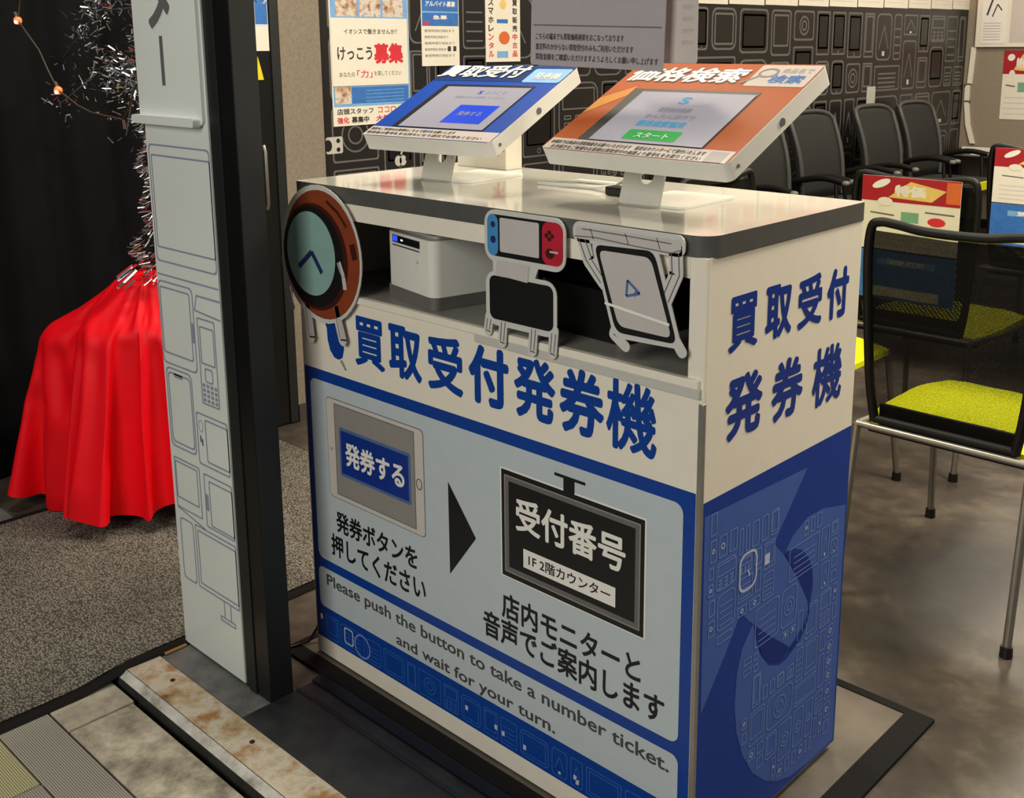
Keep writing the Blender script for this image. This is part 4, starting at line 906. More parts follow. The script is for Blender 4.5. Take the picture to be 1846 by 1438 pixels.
12,22,0,-22,-9,-10,-23,-12,-9,-20,16,-11,-7,26,-8,-4,27,-6,-23,13,-5,-26,6,-4,-27,6,-2,-27,-10,2,-27,-12,4,-7,29,6,2,29,6,21,18,8,11,25,9,-27,-10,-1,-22,-22,1,-15,27,3,27,
17,1,-11,30,0,-27,-15,-8,-31,10,-2,-27,18,2,18,-29,-3,-8,-33,-2,-34,0,-4,-34,2,0,-9,23,3,-12,22,6,-5,-25,3,-13,-22,5,-26,0,8,-21,15,8,-16,18,10,-12,-22,5,-23,3,9,-15,16,
10,-1,-25,2,25,-3,-1,5,-26,0,-25,5,0,-16,19,0,-19,-16,-2,21,-11,-10,17,-18,-8,0,-26,-7,-21,-17,-4,-21,-18,-2,27,-2,-3,-7,-26,-3,-23,-13,0,9,-26,1,8,27,-1,28,0,0,-13,-24,
-2,-24,-14,2,26,-8,0,6,-26,2,5,-27,4,-19,-20,6,-27,-2,7,-12,-24,5,24,-11,-1,20,-17,1,2,-26,4,27,1,-1,-14,24,-5,-19,19,-1,24,10,-5,19,-17,-2,-11,-23,0,23,10,-1,26,4,1,13,
-22,2,-25,7,-2,-18,-19,0,16,-18,-2,24,-1,-2,22,8,-2,16,19,-2,7,24,0,25,-5,1,7,-23,2,2,-31,3,31,1,-1,10,30,-2,32,7,-3,-14,-31,-1,-10,-31,-1,32,-1,-9,29,12,-8,8,30,-7,23,22,
-4,33,-2,0,32,4,2,32,0,6,29,-5,8,18,-22,12,10,-23,13,21,19,4,-9,27,1,-2,28,3,21,-17,2,26,9,3,-13,23,-6,12,23,-1,-8,25,-3,-26,3,-5,9,25,-6,-11,25,-3,13,23,-34,27,6,2,17,21,
1,-25,7,-8,-14,-23,-9,-27,4,-11,-3,28,-8,-8,27,-7,-22,18,-6,-28,4,-4,-28,7,-2,-30,-8,2,-29,-11,4,-8,30,6,3,30,7,24,18,8,10,28,9,-28,-14,0,-22,-23,1,-19,28,2,30,16,2,-5,33,
1,-30,-13,-8,-32,8,-3,-27,21,2,16,-32,-3,-5,-35,-2,-36,-1,-4,-35,3,0,-9,25,3,-15,22,7,-2,-27,3,-15,-23,5,-27,0,8,-17,21,9,-22,14,10,-12,-23,5,-23,5,10,-17,16,11,1,-26,1,
27,-4,-1,7,-26,0,-26,4,0,-16,21,0,-23,-12,-1,17,-18,-9,23,-12,-10,3,-28,-7,-23,-18,-4,-21,-19,-3,28,-1,-3,-6,-27,-2,-25,-14,0,8,-28,0,9,29,-1,30,3,0,-16,-25,-1,-23,-18,2,
28,-7,0,8,-27,2,1,-28,4,-23,-18,6,-29,-3,8,-6,-28,4,27,-8,-1,19,-19,0,2,-27,4,28,5,-1,-19,21,-4,-18,23,-2,25,12,-5,21,-18,-3,-13,-23,0,25,11,-1,27,3,1,16,-22,3,-27,7,-2,
-22,-15,0,14,-22,-2,24,-5,-2,24,10,-2,14,21,-1,12,24,-1,26,-7,2,6,-25,1,3,-32,4,32,7,-2,9,31,-3,34,-1,-2,-21,-29,-2,-8,-34,-1,33,8,-10,32,9,-8,7,33,-8,26,21,-4,34,-2,-1,
35,0,3,33,2,6,29,-14,9,6,-28,13,24,-15,12,12,27,1,-9,30,1,2,30,4,18,-24,1,28,6,4,-13,24,-7,10,25,-1,-6,27,-3,-28,-4,-4,3,28,-7,-9,28,-4,16,23,-33,28,6,1,21,19,3,-23,17,-7,
-14,-26,-9,-27,-10,-10,-4,30,-9,-9,29,-7,-21,21,-6,-29,5,-4,-30,6,-2,-32,-7,2,-32,-9,3,-9,32,6,5,31,8,26,18,9,8,29,9,-28,-16,-1,-23,-25,1,-21,28,3,32,16,1,1,36,3,-32,-12,
-9,-34,7,-3,-28,24,2,15,-34,-3,-1,-38,-2,-38,-2,-3,-38,4,-1,-9,26,4,-17,22,6,1,-28,3,-16,-24,6,-30,1,8,-15,24,10,-24,13,10,-13,-24,6,-24,6,10,-18,17,12,4,-28,0,28,-4,-1,
10,-28,0,-29,3,0,-15,23,0,-26,-7,0,14,-22,-9,26,-9,-10,7,-29,-8,-23,-20,-5,-22,-20,-2,29,0,-4,-6,-28,-2,-26,-14,0,6,-31,1,11,31,-2,31,6,0,-20,-24,0,-20,-22,1,29,-7,0,9,
-28,3,-2,-31,4,-27,-14,6,-30,-6,8,-1,-30,4,29,-5,-2,20,-21,1,2,-29,4,29,9,-2,-22,21,-4,-19,25,-2,26,13,-5,21,-18,-3,-14,-24,-1,26,11,0,29,3,1,20,-22,3,-29,8,-2,-26,-13,0,
11,-25,-2,25,-9,-1,24,11,-3,14,24,-1,16,24,-1,27,-9,2,4,-28,2,6,-33,3,32,13,-2,8,33,-3,35,-9,-2,-26,-27,-3,-5,-37,-1,34,8,-11,31,16,-9,7,34,-9,30,21,-4,36,-2,0,36,2,3,35,
-5,6,25,-23,11,5,-30,14,30,-5,10,-4,32,-2,-2,32,1,4,32,4,17,-27,1,31,-1,5,-14,25,-7,9,28,-2,-5,28,-2,-28,-9,-5,-9,29,-6,-2,31,-5,19,22,-33,30,9,1,23,18,3,-19,24,-5,-23,
-20,-9,-17,-26,-10,-21,24,-9,4,32,-8,-20,24,-6,-30,8,-4,-33,4,-2,-33,-6,2,-34,-7,4,-11,33,6,7,33,8,28,17,9,7,32,9,-28,-20,-1,-25,-26,2,-23,29,3,33,17,1,9,36,4,-35,-9,-9,
-36,6,-4,-28,26,3,12,-38,-4,3,-40,-2,-40,-2,-4,-39,5,0,-10,28,4,-19,22,6,3,-30,4,-17,-25,6,-31,2,9,-14,27,10,-27,11,10,-13,-25,6,-25,7,11,-19,18,12,6,-29,0,31,-5,-1,11,
-28,0,-30,2,0,-16,24,0,-28,-2,1,11,-25,-9,28,-8,-10,12,-29,-9,-24,-22,-5,-23,-22,-3,31,2,-4,-5,-30,-2,-29,-14,0,5,-32,1,12,31,-1,33,9,0,-19,-27,-1,-23,-22,1,30,-7,0,11,
-29,3,-6,-32,5,-31,-8,7,-30,-12,8,4,-32,3,31,-3,-3,20,-22,1,3,-30,5,29,12,-3,-25,21,-4,-20,26,-3,27,15,-5,23,-19,-3,-16,-25,0,27,12,-1,31,3,2,23,-21,3,-31,6,-2,-29,-8,0,9,
-28,-2,24,-13,-1,26,11,-2,15,26,-2,18,24,0,28,-10,1,5,-29,2,6,-35,4,31,18,-3,10,35,-4,33,-17,-1,-29,-26,-4,-4,-39,-1,36,10,-12,30,21,-10,8,36,-9,32,19,-4,38,0,-1,39,-1,4,
35,-12,7,21,-28,12,7,-32,14,32,9,7,-12,32,-3,6,34,2,0,34,3,16,-29,1,32,-9,6,-13,28,-8,7,29,-2,-4,31,-2,-29,-13,-5,-15,29,-6,1,32,-5,21,23,-33,31,10,1,26,18,3,-15,28,-3,
-28,-15,-10,-10,-33,-8,-31,13,-11,5,33,-7,-16,29,-7,-31,11,-4,-34,2,-2,-35,-8,2,-36,-2,4,-13,34,6,9,35,8,30,17,10,5,33,10,-27,-23,-1,-27,-27,1,-26,30,3,36,18,2,15,36,4,
-37,-7,-9,-38,6,-4,-29,26,3,4,-40,-4,14,-40,-1,-42,-4,-4,-42,6,-1,-10,30,4,-21,21,7,6,-31,3,-19,-26,7,-32,3,9,-13,30,11,-29,10,10,-13,-27,6,-26,9,12,-21,18,12,9,-30,0,32,
-5,-1,13,-30,0,-31,1,0,-16,26,0,-30,3,2,7,-28,-9,30,-7,-11,17,-29,-9,-24,-24,-6,-25,-23,-3,33,3,-3,-5,-32,-3,-30,-13,0,3,-35,2,14,33,-2,34,11,0,-19,-28,-1,-25,-23,2,32,-7,
0,11,-31,2,-9,-32,6,-34,-8,7,-31,-14,9,9,-33,2,33,0,-3,21,-24,1,3,-32,4,29,16,-3,-27,21,-4,-22,27,-3,28,18,-5,25,-20,-3,-18,-26,0,28,13,-1,33,2,1,26,-20,4,-33,5,-2,-31,-5,
0,6,-29,-2,24,-18,-1,26,12,-2,17,26,-1,19,25,-1,30,-12,2,0,-31,2,13,-35,3,29,24,-4,12,36,-3,31,-25,-2,-33,-24,-4,-1,-42,-1,37,13,-13,29,25,-11,9,38,-9,35,17,-5,40,0,0,40,
-5,4,35,-18,8,18,-32,12,12,-31,16,27,22,2,-13,32,-3,9,35,3,-3,36,2,18,-31,1,30,-17,7,-11,31,-8,5,31,-3,-2,32,-2,-30,-15,-4,-20,27,-7,2,34,-6,24,24,-33,31,12,1,28,17,4,-11,
32,-2,-32,-10,-10,-5,-36,-7,-36,-3,-11,3,36,-8,-11,32,-6,-32,14,-5,-36,0,-1,-37,-3,1,-39,-3,4,-14,36,7,11,36,8,32,16,10,3,36,10,-26,-27,-1,-29,-28,1,-28,30,4,36,21,1,23,
34,6,-39,-3,-9,-40,4,-5,-31,28,3,2,-43,-4,19,-40,-1,-44,-6,-4,-44,7,-1,-10,31,4,-23,22,7,8,-32,4,-19,-28,7,-34,5,10,-12,32,11,-31,8,10,-14,-28,7,-27,11,12,-21,19,13,10,
-32,-1,34,-6,0,16,-31,-1,-33,1,0,-17,27,0,-30,8,2,2,-31,-8,32,-7,-11,21,-27,-10,-24,-28,-6,-25,-24,-3,33,5,-4,-4,-33,-3,-32,-14,0,1,-36,2,17,33,-2,35,15,1,-19,-31,-2,-26,
-24,2,33,-6,0,12,-33,3,-14,-33,5,-35,-6,8,-32,-17,9,14,-33,2,34,1,-4,21,-25,1,4,-34,5,29,19,-4,-28,23,-4,-24,27,-3,28,20,-5,26,-21,-4,-19,-26,0,29,14,-1,34,1,2,30,-19,4,
-35,0,-2,-34,2,0,5,-31,-2,22,-21,0,28,12,-3,18,26,-1,21,26,-1,31,-14,2,-3,-32,2,18,-36,4,25,30,-5,16,36,-3,28,-30,-2,-35,-25,-5,1,-44,-1,37,17,-14,29,28,-12,10,39,-10,37,
16,-4,43,0,0,41,-10,4,34,-23,9,15,-36,13,19,-29,17,20,32,-3,-13,35,-3,12,35,3,-7,38,3,26,-28,3,21,-30,4,-6,34,-7,3,33,-4,-2,33,-2,-30,-17,-4,-25,26,-7,3,36,-6,26,24,-33,
31,15,1,31,16,4,-7,34,-1,-36,-5,-10,-4,-37,-7,-34,-19,-9,-4,37,-10,-6,36,-6,-32,16,-5,-37,-2,-1,-39,-1,2,-41,0,3,-16,38,7,13,37,9,34,16,10,2,37,10,-28,-28,0,-28,-30,1,-32,
30,3,35,27,3,33,28,5,-42,4,-8,-42,0,-6,-31,29,3,-1,-45,-4,24,-40,-1,-46,-9,-4,-45,8,-1,-11,33,4,-24,21,7,10,-33,4,-21,-29,8,-35,6,10,-11,34,12,-34,8,10,-14,-30,7,-27,13,
13,-23,19,13,12,-32,0,35,-8,-1,19,-31,-1,-35,0,0,-18,28,0,-29,13,3,-3,-33,-8,33,-8,-12,26,-26,-10,-23,-30,-6,-27,-26,-4,35,7,-4,-4,-35,-3,-33,-14,1,-1,-38,2,19,35,-2,36,
17,0,-20,-33,-1,-27,-24,1,35,-7,0,12,-34,3,-17,-33,6,-38,-6,8,-32,-20,10,18,-33,1,36,3,-5,22,-26,2,4,-35,5,30,22,-5,-31,23,-4,-26,28,-3,30,22,-5,27,-22,-5,-21,-26,0,30,15,
0,36,-1,1,32,-17,5,-36,-3,-2,-35,8,0,3,-33,-2,19,-26,0,29,12,-2,21,27,-2,22,27,-1,32,-16,2,-5,-34,2,22,-35,4,18,36,-5,23,35,-4,26,-36,-2,-38,-25,-5,3,-46,-1,37,21,-15,28,
31,-13,12,40,-10,40,15,-5,44,-1,0,42,-17,5,34,-26,10,19,-35,14,23,-29,18,-2,38,-8,-3,39,-3,15,36,4,-7,40,2,27,-29,4,11,-37,4,7,35,-6,-6,34,-6,2,35,-1,-31,-19,-5,-29,24,-6,
4,38,-7,28,25,-33,32,18,1,32,15,4,-2,36,0,-38,1,-10,-7,-39,-8,-28,-29,-7,-24,31,-9,8,37,-7,-29,22,-5,-39,2,-2,-41,-2,2,-43,0,3,-18,39,8,15,39,9,36,16,10,0,39,11,-28,-31,
-1,-29,-32,1,-33,31,4,38,25,3,36,27,6,-43,8,-10,-43,1,-5,-34,31,3,-2,-47,-4,28,-40,0,-48,-12,-5,-47,9,-1,-11,34,4,-26,21,8,12,-33,4,-21,-31,8,-37,8,10,-10,36,12,-36,6,12,
-15,-31,6,-28,15,13,-24,19,15,15,-33,-1,36,-9,-1,22,-32,-1,-37,-1,0,-19,29,0,-29,18,3,-7,-33,-7,34,-11,-12,30,-23,-11,-23,-33,-7,-27,-28,-4,36,9,-4,-3,-36,-3,-35,-14,1,-4,
-40,2,23,35,-2,36,20,0,-20,-35,-1,-29,-25,2,37,-6,-1,11,-36,4,-20,-33,6,-40,-6,9,-32,-23,10,23,-32,-1,37,5,-5,22,-29,2,5,-36,5,29,25,-5,-31,24,-4,-28,30,-3,30,23,-6,28,
-22,-4,-23,-27,0,32,16,-1,38,-3,2,35,-15,5,-39,-3,-3,-35,10,1,2,-34,-3,14,-30,1,32,11,-2,22,28,-2,24,28,0,33,-18,2,-7,-36,2,27,-33,3,14,39,-6,27,35,-3,21,-40,-2,-40,-25,
-6,6,-48,-1,37,25,-17,28,33,-13,13,42,-10,42,13,-5,46,-4,0,41,-23,6,37,-27,11,28,-30,16,26,-26,20,-4,39,-10,-12,38,-8,12,39,3,-7,42,3,25,-34,3,5,-39,4,13,35,-6,-4,35,-5,2,
37,-2,-32,-21,-4,-33,23,-7,4,39,-7,31,25,-33,32,21,0,34,14,4,1,39,2,-39,6,-9,-13,-40,-9,-19,-38,-6,-34,24,-10,12,37,-6,-27,29,-6,-40,3,-2,-43,0,2,-45,1,4,-20,40,7,17,39,
10,38,17,11,-2,40,10,-28,-33,-1,-30,-34,2,-35,32,4,39,27,3,42,22,6,-44,11,-9,-45,4,-6,-35,31,3,-4,-49,-4,32,-40,0,-49,-14,-5,-49,10,-2,-11,36,5,-29,21,8,14,-35,5,-22,-32,
7,-38,10,11,-10,38,13,-37,4,12,-16,-32,7,-28,17,13,-26,19,15,17,-34,-1,38,-11,-1,24,-32,-1,-38,-1,0,-25,27,1,-24,25,3,-12,-34,-7,35,-13,-13,35,-21,-11,-23,-35,-7,-28,-29,
-4,38,10,-4,-3,-38,-4,-36,-14,1,-7,-41,3,26,35,-3,37,23,1,-20,-37,-2,-31,-25,2,38,-6,0,12,-38,3,-24,-33,7,-41,-6,9,-33,-26,10,28,-30,-1,38,5,-5,23,-30,1,5,-37,6,30,27,-5,
-34,26,-5,-30,30,-3,31,26,-6,30,-24,-5,-25,-27,0,33,17,-1,39,-5,2,39,-12,6,-41,-5,-3,-36,14,1,5,-36,-2,6,-33,1,33,10,-3,25,28,-2,25,30,0,33,-21,2,-7,-37,2,31,-32,4,12,42,
-7,29,35,-3,17,-45,-3,-42,-25,-5,9,-50,-2,35,30,-18,28,35,-14,15,43,-11,45,11,-5,47,-8,1,40,-29,7,34,-33,13,27,-32,18,40,-11,17,-10,39,-13,-11,40,-8,7,42,2,-6,44,3,20,-39,
3,1,-41,4,18,34,-6,-1,37,-5,3,38,-2,-34,-21,-4,-36,20,-7,4,42,-7,35,23,-33,31,25,0,35,14,4,5,40,2,-40,11,-8,-20,-39,-10,-10,-43,-5,-41,12,-9,14,38,-7,-24,33,-5,-42,-3,0,
-45,4,0,-46,8,3,-23,41,8,19,41,10,40,16,11,-4,42,10,-28,-34,0,-30,-37,1,-38,33,4,44,25,4,44,21,6,-45,13,-10,-47,8,-5,-37,32,3,-5,-51,-4,36,-39,0,-51,-18,-5,-51,11,-1,-11,
37,4,-31,21,8,16,-35,5,-22,-34,8,-40,11,12,-9,41,13,-40,3,12,-16,-34,7,-28,19,14,-28,20,16,19,-35,-2,40,-13,-1,26,-33,-1,-40,-1,0,-24,29,1,-24,28,3,-17,-34,-6,35,-17,-13,
39,-17,-12,-21,-38,-8,-29,-32,-4,38,13,-4,-1,-39,-4,-38,-15,1,-9,-42,3,29,34,-2,37,27,0,-20,-39,-2,-32,-26,2,39,-6,0,12,-39,4,-27,-33,7,-44,-6,9,-33,-29,11,32,-29,-3,40,6,
-5,24,-31,2,6,-39,5,29,31,-5,-35,27,-5,-32,30,-3,32,28,-7,30,-25,-4,-26,-27,0,34,17,-1,41,-7,2,41,-8,6,-42,-6,-3,-38,14,0,-8,-37,2,28,-10,20,22,-16,-25,25,29,-1,28,30,-1,
34,-22,3,-8,-39,2,35,-30,3,9,45,-8,32,35,-3,13,-48,-3,-44,-27,-5,12,-52,-2,33,35,-19,29,37,-15,16,45,-11,48,8,-5,48,-14,1,35,-36,9,33,-36,15,38,-26,16,43,-3,16,-17,37,-15,
-8,43,-7,-13,43,2,7,46,1,19,-42,3,-3,-44,4,21,35,-6,3,38,-5,4,40,-2,-36,-23,-4,-39,19,-7,5,43,-8,]
NA, NR = 112, 28
for i in range(3, len(DRAPE)):
    DRAPE[i] += DRAPE[i - 3]
cc = Vector((-0.935, 0.175, 0))
uu = Vector((-0.727, -0.687, 0)); vv = Vector((0.687, -0.727, 0))
cv = [cc + uu * (DRAPE[i] / 1000.0) + vv * (DRAPE[i + 1] / 1000.0) + Z * (DRAPE[i + 2] / 1000.0) for i in range(0, len(DRAPE), 3)]
cf = [(0, 1 + i, 1 + (i + 1) % NA) for i in range(NA)]
for k in range(NR - 2):
    for i in range(NA):
        cf.append((1 + k * NA + i, 1 + k * NA + (i + 1) % NA, 1 + (k + 1) * NA + (i + 1) % NA, 1 + (k + 1) * NA + i))
b = MB(); b.add(cv, cf, M_RED, True)
o = tag(b.build('red_cloth'), 'bright red satin cloth draped in folds over a pedestal on the grey mat', 'cloth')
sb = o.modifiers.new('soft', 'SUBSURF'); sb.levels = 1; sb.render_levels = 1

# black tree wrapped in silver tinsel, standing on the red cloth
t = thing('tinsel_tree', (-0.80, 0.14, 0.66), 'black decorative tree wrapped in silver tinsel, standing on the red cloth', 'tree')
b = MB()
b.tube([(-0.80, 0.14, 0.665), (-0.805, 0.14, 1.0), (-0.80, 0.14, 1.7)], [0.014, 0.012, 0.008], M_TWIG)
hold(b.build('trunk'), t)
b = MB()
rnd = random.Random(12)
tips = []
for i in range(34):
    z0 = rnd.uniform(1.12, 1.6)
    a = rnd.uniform(0, 2 * math.pi)
    ln = rnd.uniform(0.15, 0.36)
    p0 = Vector((-0.80, 0.14, z0))
    p1 = p0 + Vector((math.cos(a) * ln * .5, math.sin(a) * ln * .35, rnd.uniform(-0.02, 0.06)))
    p2 = p0 + Vector((math.cos(a) * ln, math.sin(a) * ln * .6, rnd.uniform(-0.12, 0.04)))
    b.tube([p0, p1, p2], [0.004, 0.003, 0.0015], M_TWIG, 5)
    tips += [p1, p2, (p1 + p2) / 2]
tag(hold(b.build('branches'), t), kind='stuff')
b = MB()
def flake(c, ln, wd, d):
    n_ = d.cross(Vector((rnd.uniform(-1, 1), rnd.uniform(-1, 1), rnd.uniform(-1, 1)))).normalized()
    b.add([c - d * ln / 2 - n_ * wd / 2, c + d * ln / 2 - n_ * wd / 2, c + d * ln / 2 + n_ * wd / 2, c - d * ln / 2 + n_ * wd / 2], [(0, 1, 2, 3)], M_TINSEL)
for i in range(1300):                                   # garland winding down the trunk
    z = rnd.uniform(0.66, 1.12)
    rr_ = 0.035 + 0.035 * max(0, 1 - abs(z - 0.74) / 0.10) + 0.012 * math.sin(z * 60)
    a = rnd.uniform(0, 2 * math.pi)
    d = Vector((math.cos(a) * 1.2, math.sin(a) * 1.2, rnd.uniform(-1.0, 0.3))).normalized()
    flake(Vector((-0.805 + math.cos(a) * rr_, 0.14 + math.sin(a) * rr_, z)), rnd.uniform(0.012, 0.03), 0.0022, d)
for i in range(26):                                    # ends lying on the cloth
    a = rnd.uniform(2.6, 5.2)
    c = Vector((-0.80 + math.cos(a) * 0.10, 0.14 + math.sin(a) * 0.10, rnd.uniform(0.665, 0.70)))
    flake(c, rnd.uniform(0.03, 0.05), 0.006, Vector((math.cos(a), math.sin(a), -0.7)).normalized())
for p in tips:                                         # tinsel hanging in the branches
    for i in range(rnd.choice((14, 30, 50, 80))):
        c = p + Vector((rnd.gauss(0, .02), rnd.gauss(0, .02), rnd.gauss(0, .022)))
        d = Vector((rnd.gauss(0, 1), rnd.gauss(0, 1), rnd.gauss(0, 0.7))).normalized()
        flake(c, rnd.uniform(0.007, 0.022), rnd.uniform(0.001, 0.0042), d)
tag(hold(b.build('tinsel'), t), 'silver tinsel strands', kind='stuff')

# fairy lights
FAIRY = [(-0.984, -0.08, 1.391), (-1.022, -0.08, 1.318), (-0.916, -0.08, 1.247), (-0.872, -0.08, 1.196), (-0.830, -0.08, 1.154), (-0.733, -0.08, 1.122), (-0.666, -0.08, 1.108), (-0.559, -0.08, 1.101), (-0.516, -0.08, 1.098), (-0.486, -0.08, 1.124), (-0.442, -0.08, 1.178)]
FAIRYP = (-0.83, -0.08, 1.15)
t = thing('fairy_lights', FAIRYP, 'string of small orange fairy lights hanging before the black drape', 'lights')
b = MB()
pts = FAIRY
b.tube(pts, 0.0022, M_WIRE, 6)
hold(b.build('wire'), t)
for (px, py, pz) in (FAIRY[1], FAIRY[4]):
    b = MB()
    b.sphere((px, py, pz), 0.010, M_BULB)
    b.tube([(px - 0.004, py, pz + 0.006), (px - 0.013, py, pz + 0.018)], 0.005, M_WIRE, 8)
    o = hold(b.build('bulb'), t)
    b = MB(); b.sphere((px + 0.004, py - 0.006, pz - 0.004), 0.005, M_BULBW)
    hold(b.build('glow_core'), o)
q = FAIRY[8]
b = MB(); b.tube([q, (q[0] + 0.004, q[1], q[2] - 0.02)], 0.004, M_DBROWN, 8)
tag(hold(b.build('bulb'), t), 'unlit bulb')

# ================================================================== KIOSK
KW, KD, SB = 0.950, 0.442, 0.9705
b = MB()
b.box(-0.058, -0.045, 0.0, 1.03, 0.63, 0.006, M_DECK)
for (x0, y0, x1, y1) in ((-0.06, -0.047, 1.05, -0.012), (1.0, -0.012, 1.05, 0.645), (-0.06, 0.625, 1.0, 0.645), (-0.06, -0.012, -0.045, 0.625)):
    b.add([(x0, y0, 0.0), (x1, y0, 0.0), (x1, y1, 0.0), (x0, y1, 0.0), (x0, y0, 0.008), (x1, y0, 0.008), (x1, y1, 0.008), (x0, y1, 0.008)], [(4, 5, 6, 7), (0, 1, 5, 4), (1, 2, 6, 5), (2, 3, 7, 6), (3, 0, 4, 7)], M_RUBBER)
tag(b.build('floor_plate'), 'low floor plate with black edging under the kiosk', 'plate')

K = thing('ticket_kiosk', (KW / 2, KD / 2, 0.006), 'large white and blue counter kiosk with printed Japanese lettering and open shelf', 'kiosk')
b = MB()
# counter top: white deck with charcoal edge, front corners rounded
poly = []
for cx, cy, a, r in ((KW + 0.002 - 0.028, KD - 0.004, 0, 0.008), (0.008, KD - 0.004, 90, 0.008), (0.010, 0.010, 180, 0.010), (KW + 0.004 - 0.030, 0.028, 270, 0.030)):
    for k in range(9):
        th = math.radians(a + 90 * k / 8)
        poly.append((cx + r * math.cos(th) + (0.02 if (a == 0) else 0), cy + r * math.sin(th)))
O0 = Vector((0, 0, 0))
b.prism(poly, XY, SB, 0.9985, M_EDGE, M_EDGE, True)
b.prism(poly, XY, 0.9985, 1.0, M_TOP, M_EDGE, True)
hold(b.build('counter_top'), K)

# body shell
b = MB(); b.box(KW - 0.012, 0.006, 0.020, KW, KD, SB, M_CREAM)
g = G(b, (KW, 0, 0), Y, Z, X)
g.rect(0.006, 0.021, KD, 0.6195, M_SBLUE, 1)
L1 = [(0.010, 0.598), (0.298, 0.587), (0.203, 0.489), (0.235, 0.458), (0.280, 0.405), (0.322, 0.341), (0.306, 0.305), (0.266, 0.284), (0.193, 0.339), (0.137, 0.385), (0.114, 0.408), (0.071, 0.353), (0.013, 0.285)]
L2 = [(0.436, 0.478), (0.357, 0.497), (0.306, 0.499), (0.258, 0.481), (0.239, 0.462), (0.266, 0.458), (0.294, 0.446), (0.316, 0.424), (0.330, 0.398), (0.335, 0.370), (0.328, 0.335), (0.311, 0.300), (0.285, 0.278), (0.258, 0.266), (0.234, 0.266), (0.201, 0.280), (0.172, 0.315), (0.155, 0.366), (0.150, 0.375), (0.121, 0.345), (0.109, 0.310), (0.105, 0.256), (0.113, 0.206), (0.134, 0.153), (0.166, 0.105), (0.205, 0.070), (0.243, 0.048), (0.286, 0.033), (0.348, 0.026), (0.436, 0.026)]
g.poly(L1, M_SLIGHT, 2)
g.poly(L2, M_SLIGHT, 2)
g.poly([(0.237, 0.460), (0.270, 0.450), (0.300, 0.432), (0.322, 0.408), (0.331, 0.380), (0.326, 0.350), (0.322, 0.341), (0.280, 0.405)], M_SDARK, 3)
g.poly([(0.137, 0.385), (0.193, 0.339), (0.266, 0.284), (0.240, 0.272), (0.212, 0.280), (0.184, 0.302), (0.165, 0.336), (0.152, 0.372)], M_SDARK, 3)
g.pattern(0.0, 0.02, 0.445, 0.60, 0.07, M_SLINE, M_SLINE2, 0.0018, 23, 4, inside=[L1, L2])
g.line([(0.322, 0.341), (0.324, 0.322), (0.314, 0.300), (0.296, 0.284), (0.266, 0.279)], 0.004, M_SDARK, 5)
g.frame(0.104, 0.440, 0.154, 0.504, 0.016, 0.004, M_SLINE2, 5)
g.line([(0.128, 0.474), (0.134, 0.462)], 0.003, M_SLINE2, 5)
g.rect(0.176, 0.462, 0.190, 0.480, M_SLINE2, 5)
for k, (ch, a0, b0, a1, b1) in enumerate((('買', 0.056, 0.826, 0.132, 0.907), ('取', 0.152, 0.824, 0.226, 0.906), ('受', 0.244, 0.823, 0.318, 0.905), ('付', 0.334, 0.820, 0.404, 0.903),
                                          ('発', 0.054, 0.694, 0.152, 0.790), ('券', 0.178, 0.690, 0.270, 0.786), ('機', 0.300, 0.682, 0.396, 0.780))):
    g.text(ch, a0, b0, a1, b1, M_DBLUE, BOLD[ch] + 0.001, 2)
hold(b.build('right_side_panel'), K)
b = MB(); b.box(0.0, 0.006, 0.020, 0.012, KD, SB, M_CREAM); hold(b.build('left_side_panel'), K)
b = MB(); b.box(0.012, KD - 0.012, 0.020, KW - 0.012, KD, SB, M_CREAM); hold(b.build('back_panel'), K)
b = MB(); b.box(0.012, 0.016, 0.0065, KW - 0.012, KD - 0.012, 0.050, M_DARK); b.box(0.0, 0.0, 0.010, KW, 0.016, 0.046, M_CREAM); hold(b.build('plinth'), K)
b = MB(); b.box(0.012, 0.0005, 0.940, KW - 0.028, 0.014, SB, M_CREAM); hold(b.build('apron'), K)
b = MB(); b.box(KW - 0.028, 0.0005, 0.757, KW - 0.0005, 0.016, SB, M_CREAM); hold(b.build('shelf_stile', bevel=0.001), K)
b = MB(); b.box(0.0, 0.0005, 0.757, 0.120, 0.016, SB, M_CREAM); hold(b.build('shelf_stile', bevel=0.001), K)
b = MB(); b.box(0.012, 0.004, 0.788, KW - 0.012, KD - 0.012, 0.800, M_SHELF); hold(b.build('shelf'), K)
b = MB(); b.box(0.012, 0.340, 0.800, KW - 0.012, 0.346, 0.9695, M_DARK); hold(b.build('shelf_back'), K)
b = MB()
b.box(0.12, -0.007, 0.788, KW - 0.006, 0.004, 0.8005, M_CREAM)
b.box(0.50, -0.0060, 0.774, KW - 0.004, 0.0005, 0.788, M_GPLASTIC)  # grey strip painted in for the shading below the lip
tag(hold(b.build('shelf_lip', bevel=0.001), K), 'pale metal lip, the shading below it set as a grey band')
b = MB(); b.box(0.9425, -0.0015, 0.012, KW + 0.0008, 0.0062, 0.7665, M_ALU); tag(hold(b.build('corner_trim', bevel=0.001), K), 'aluminium corner trim')

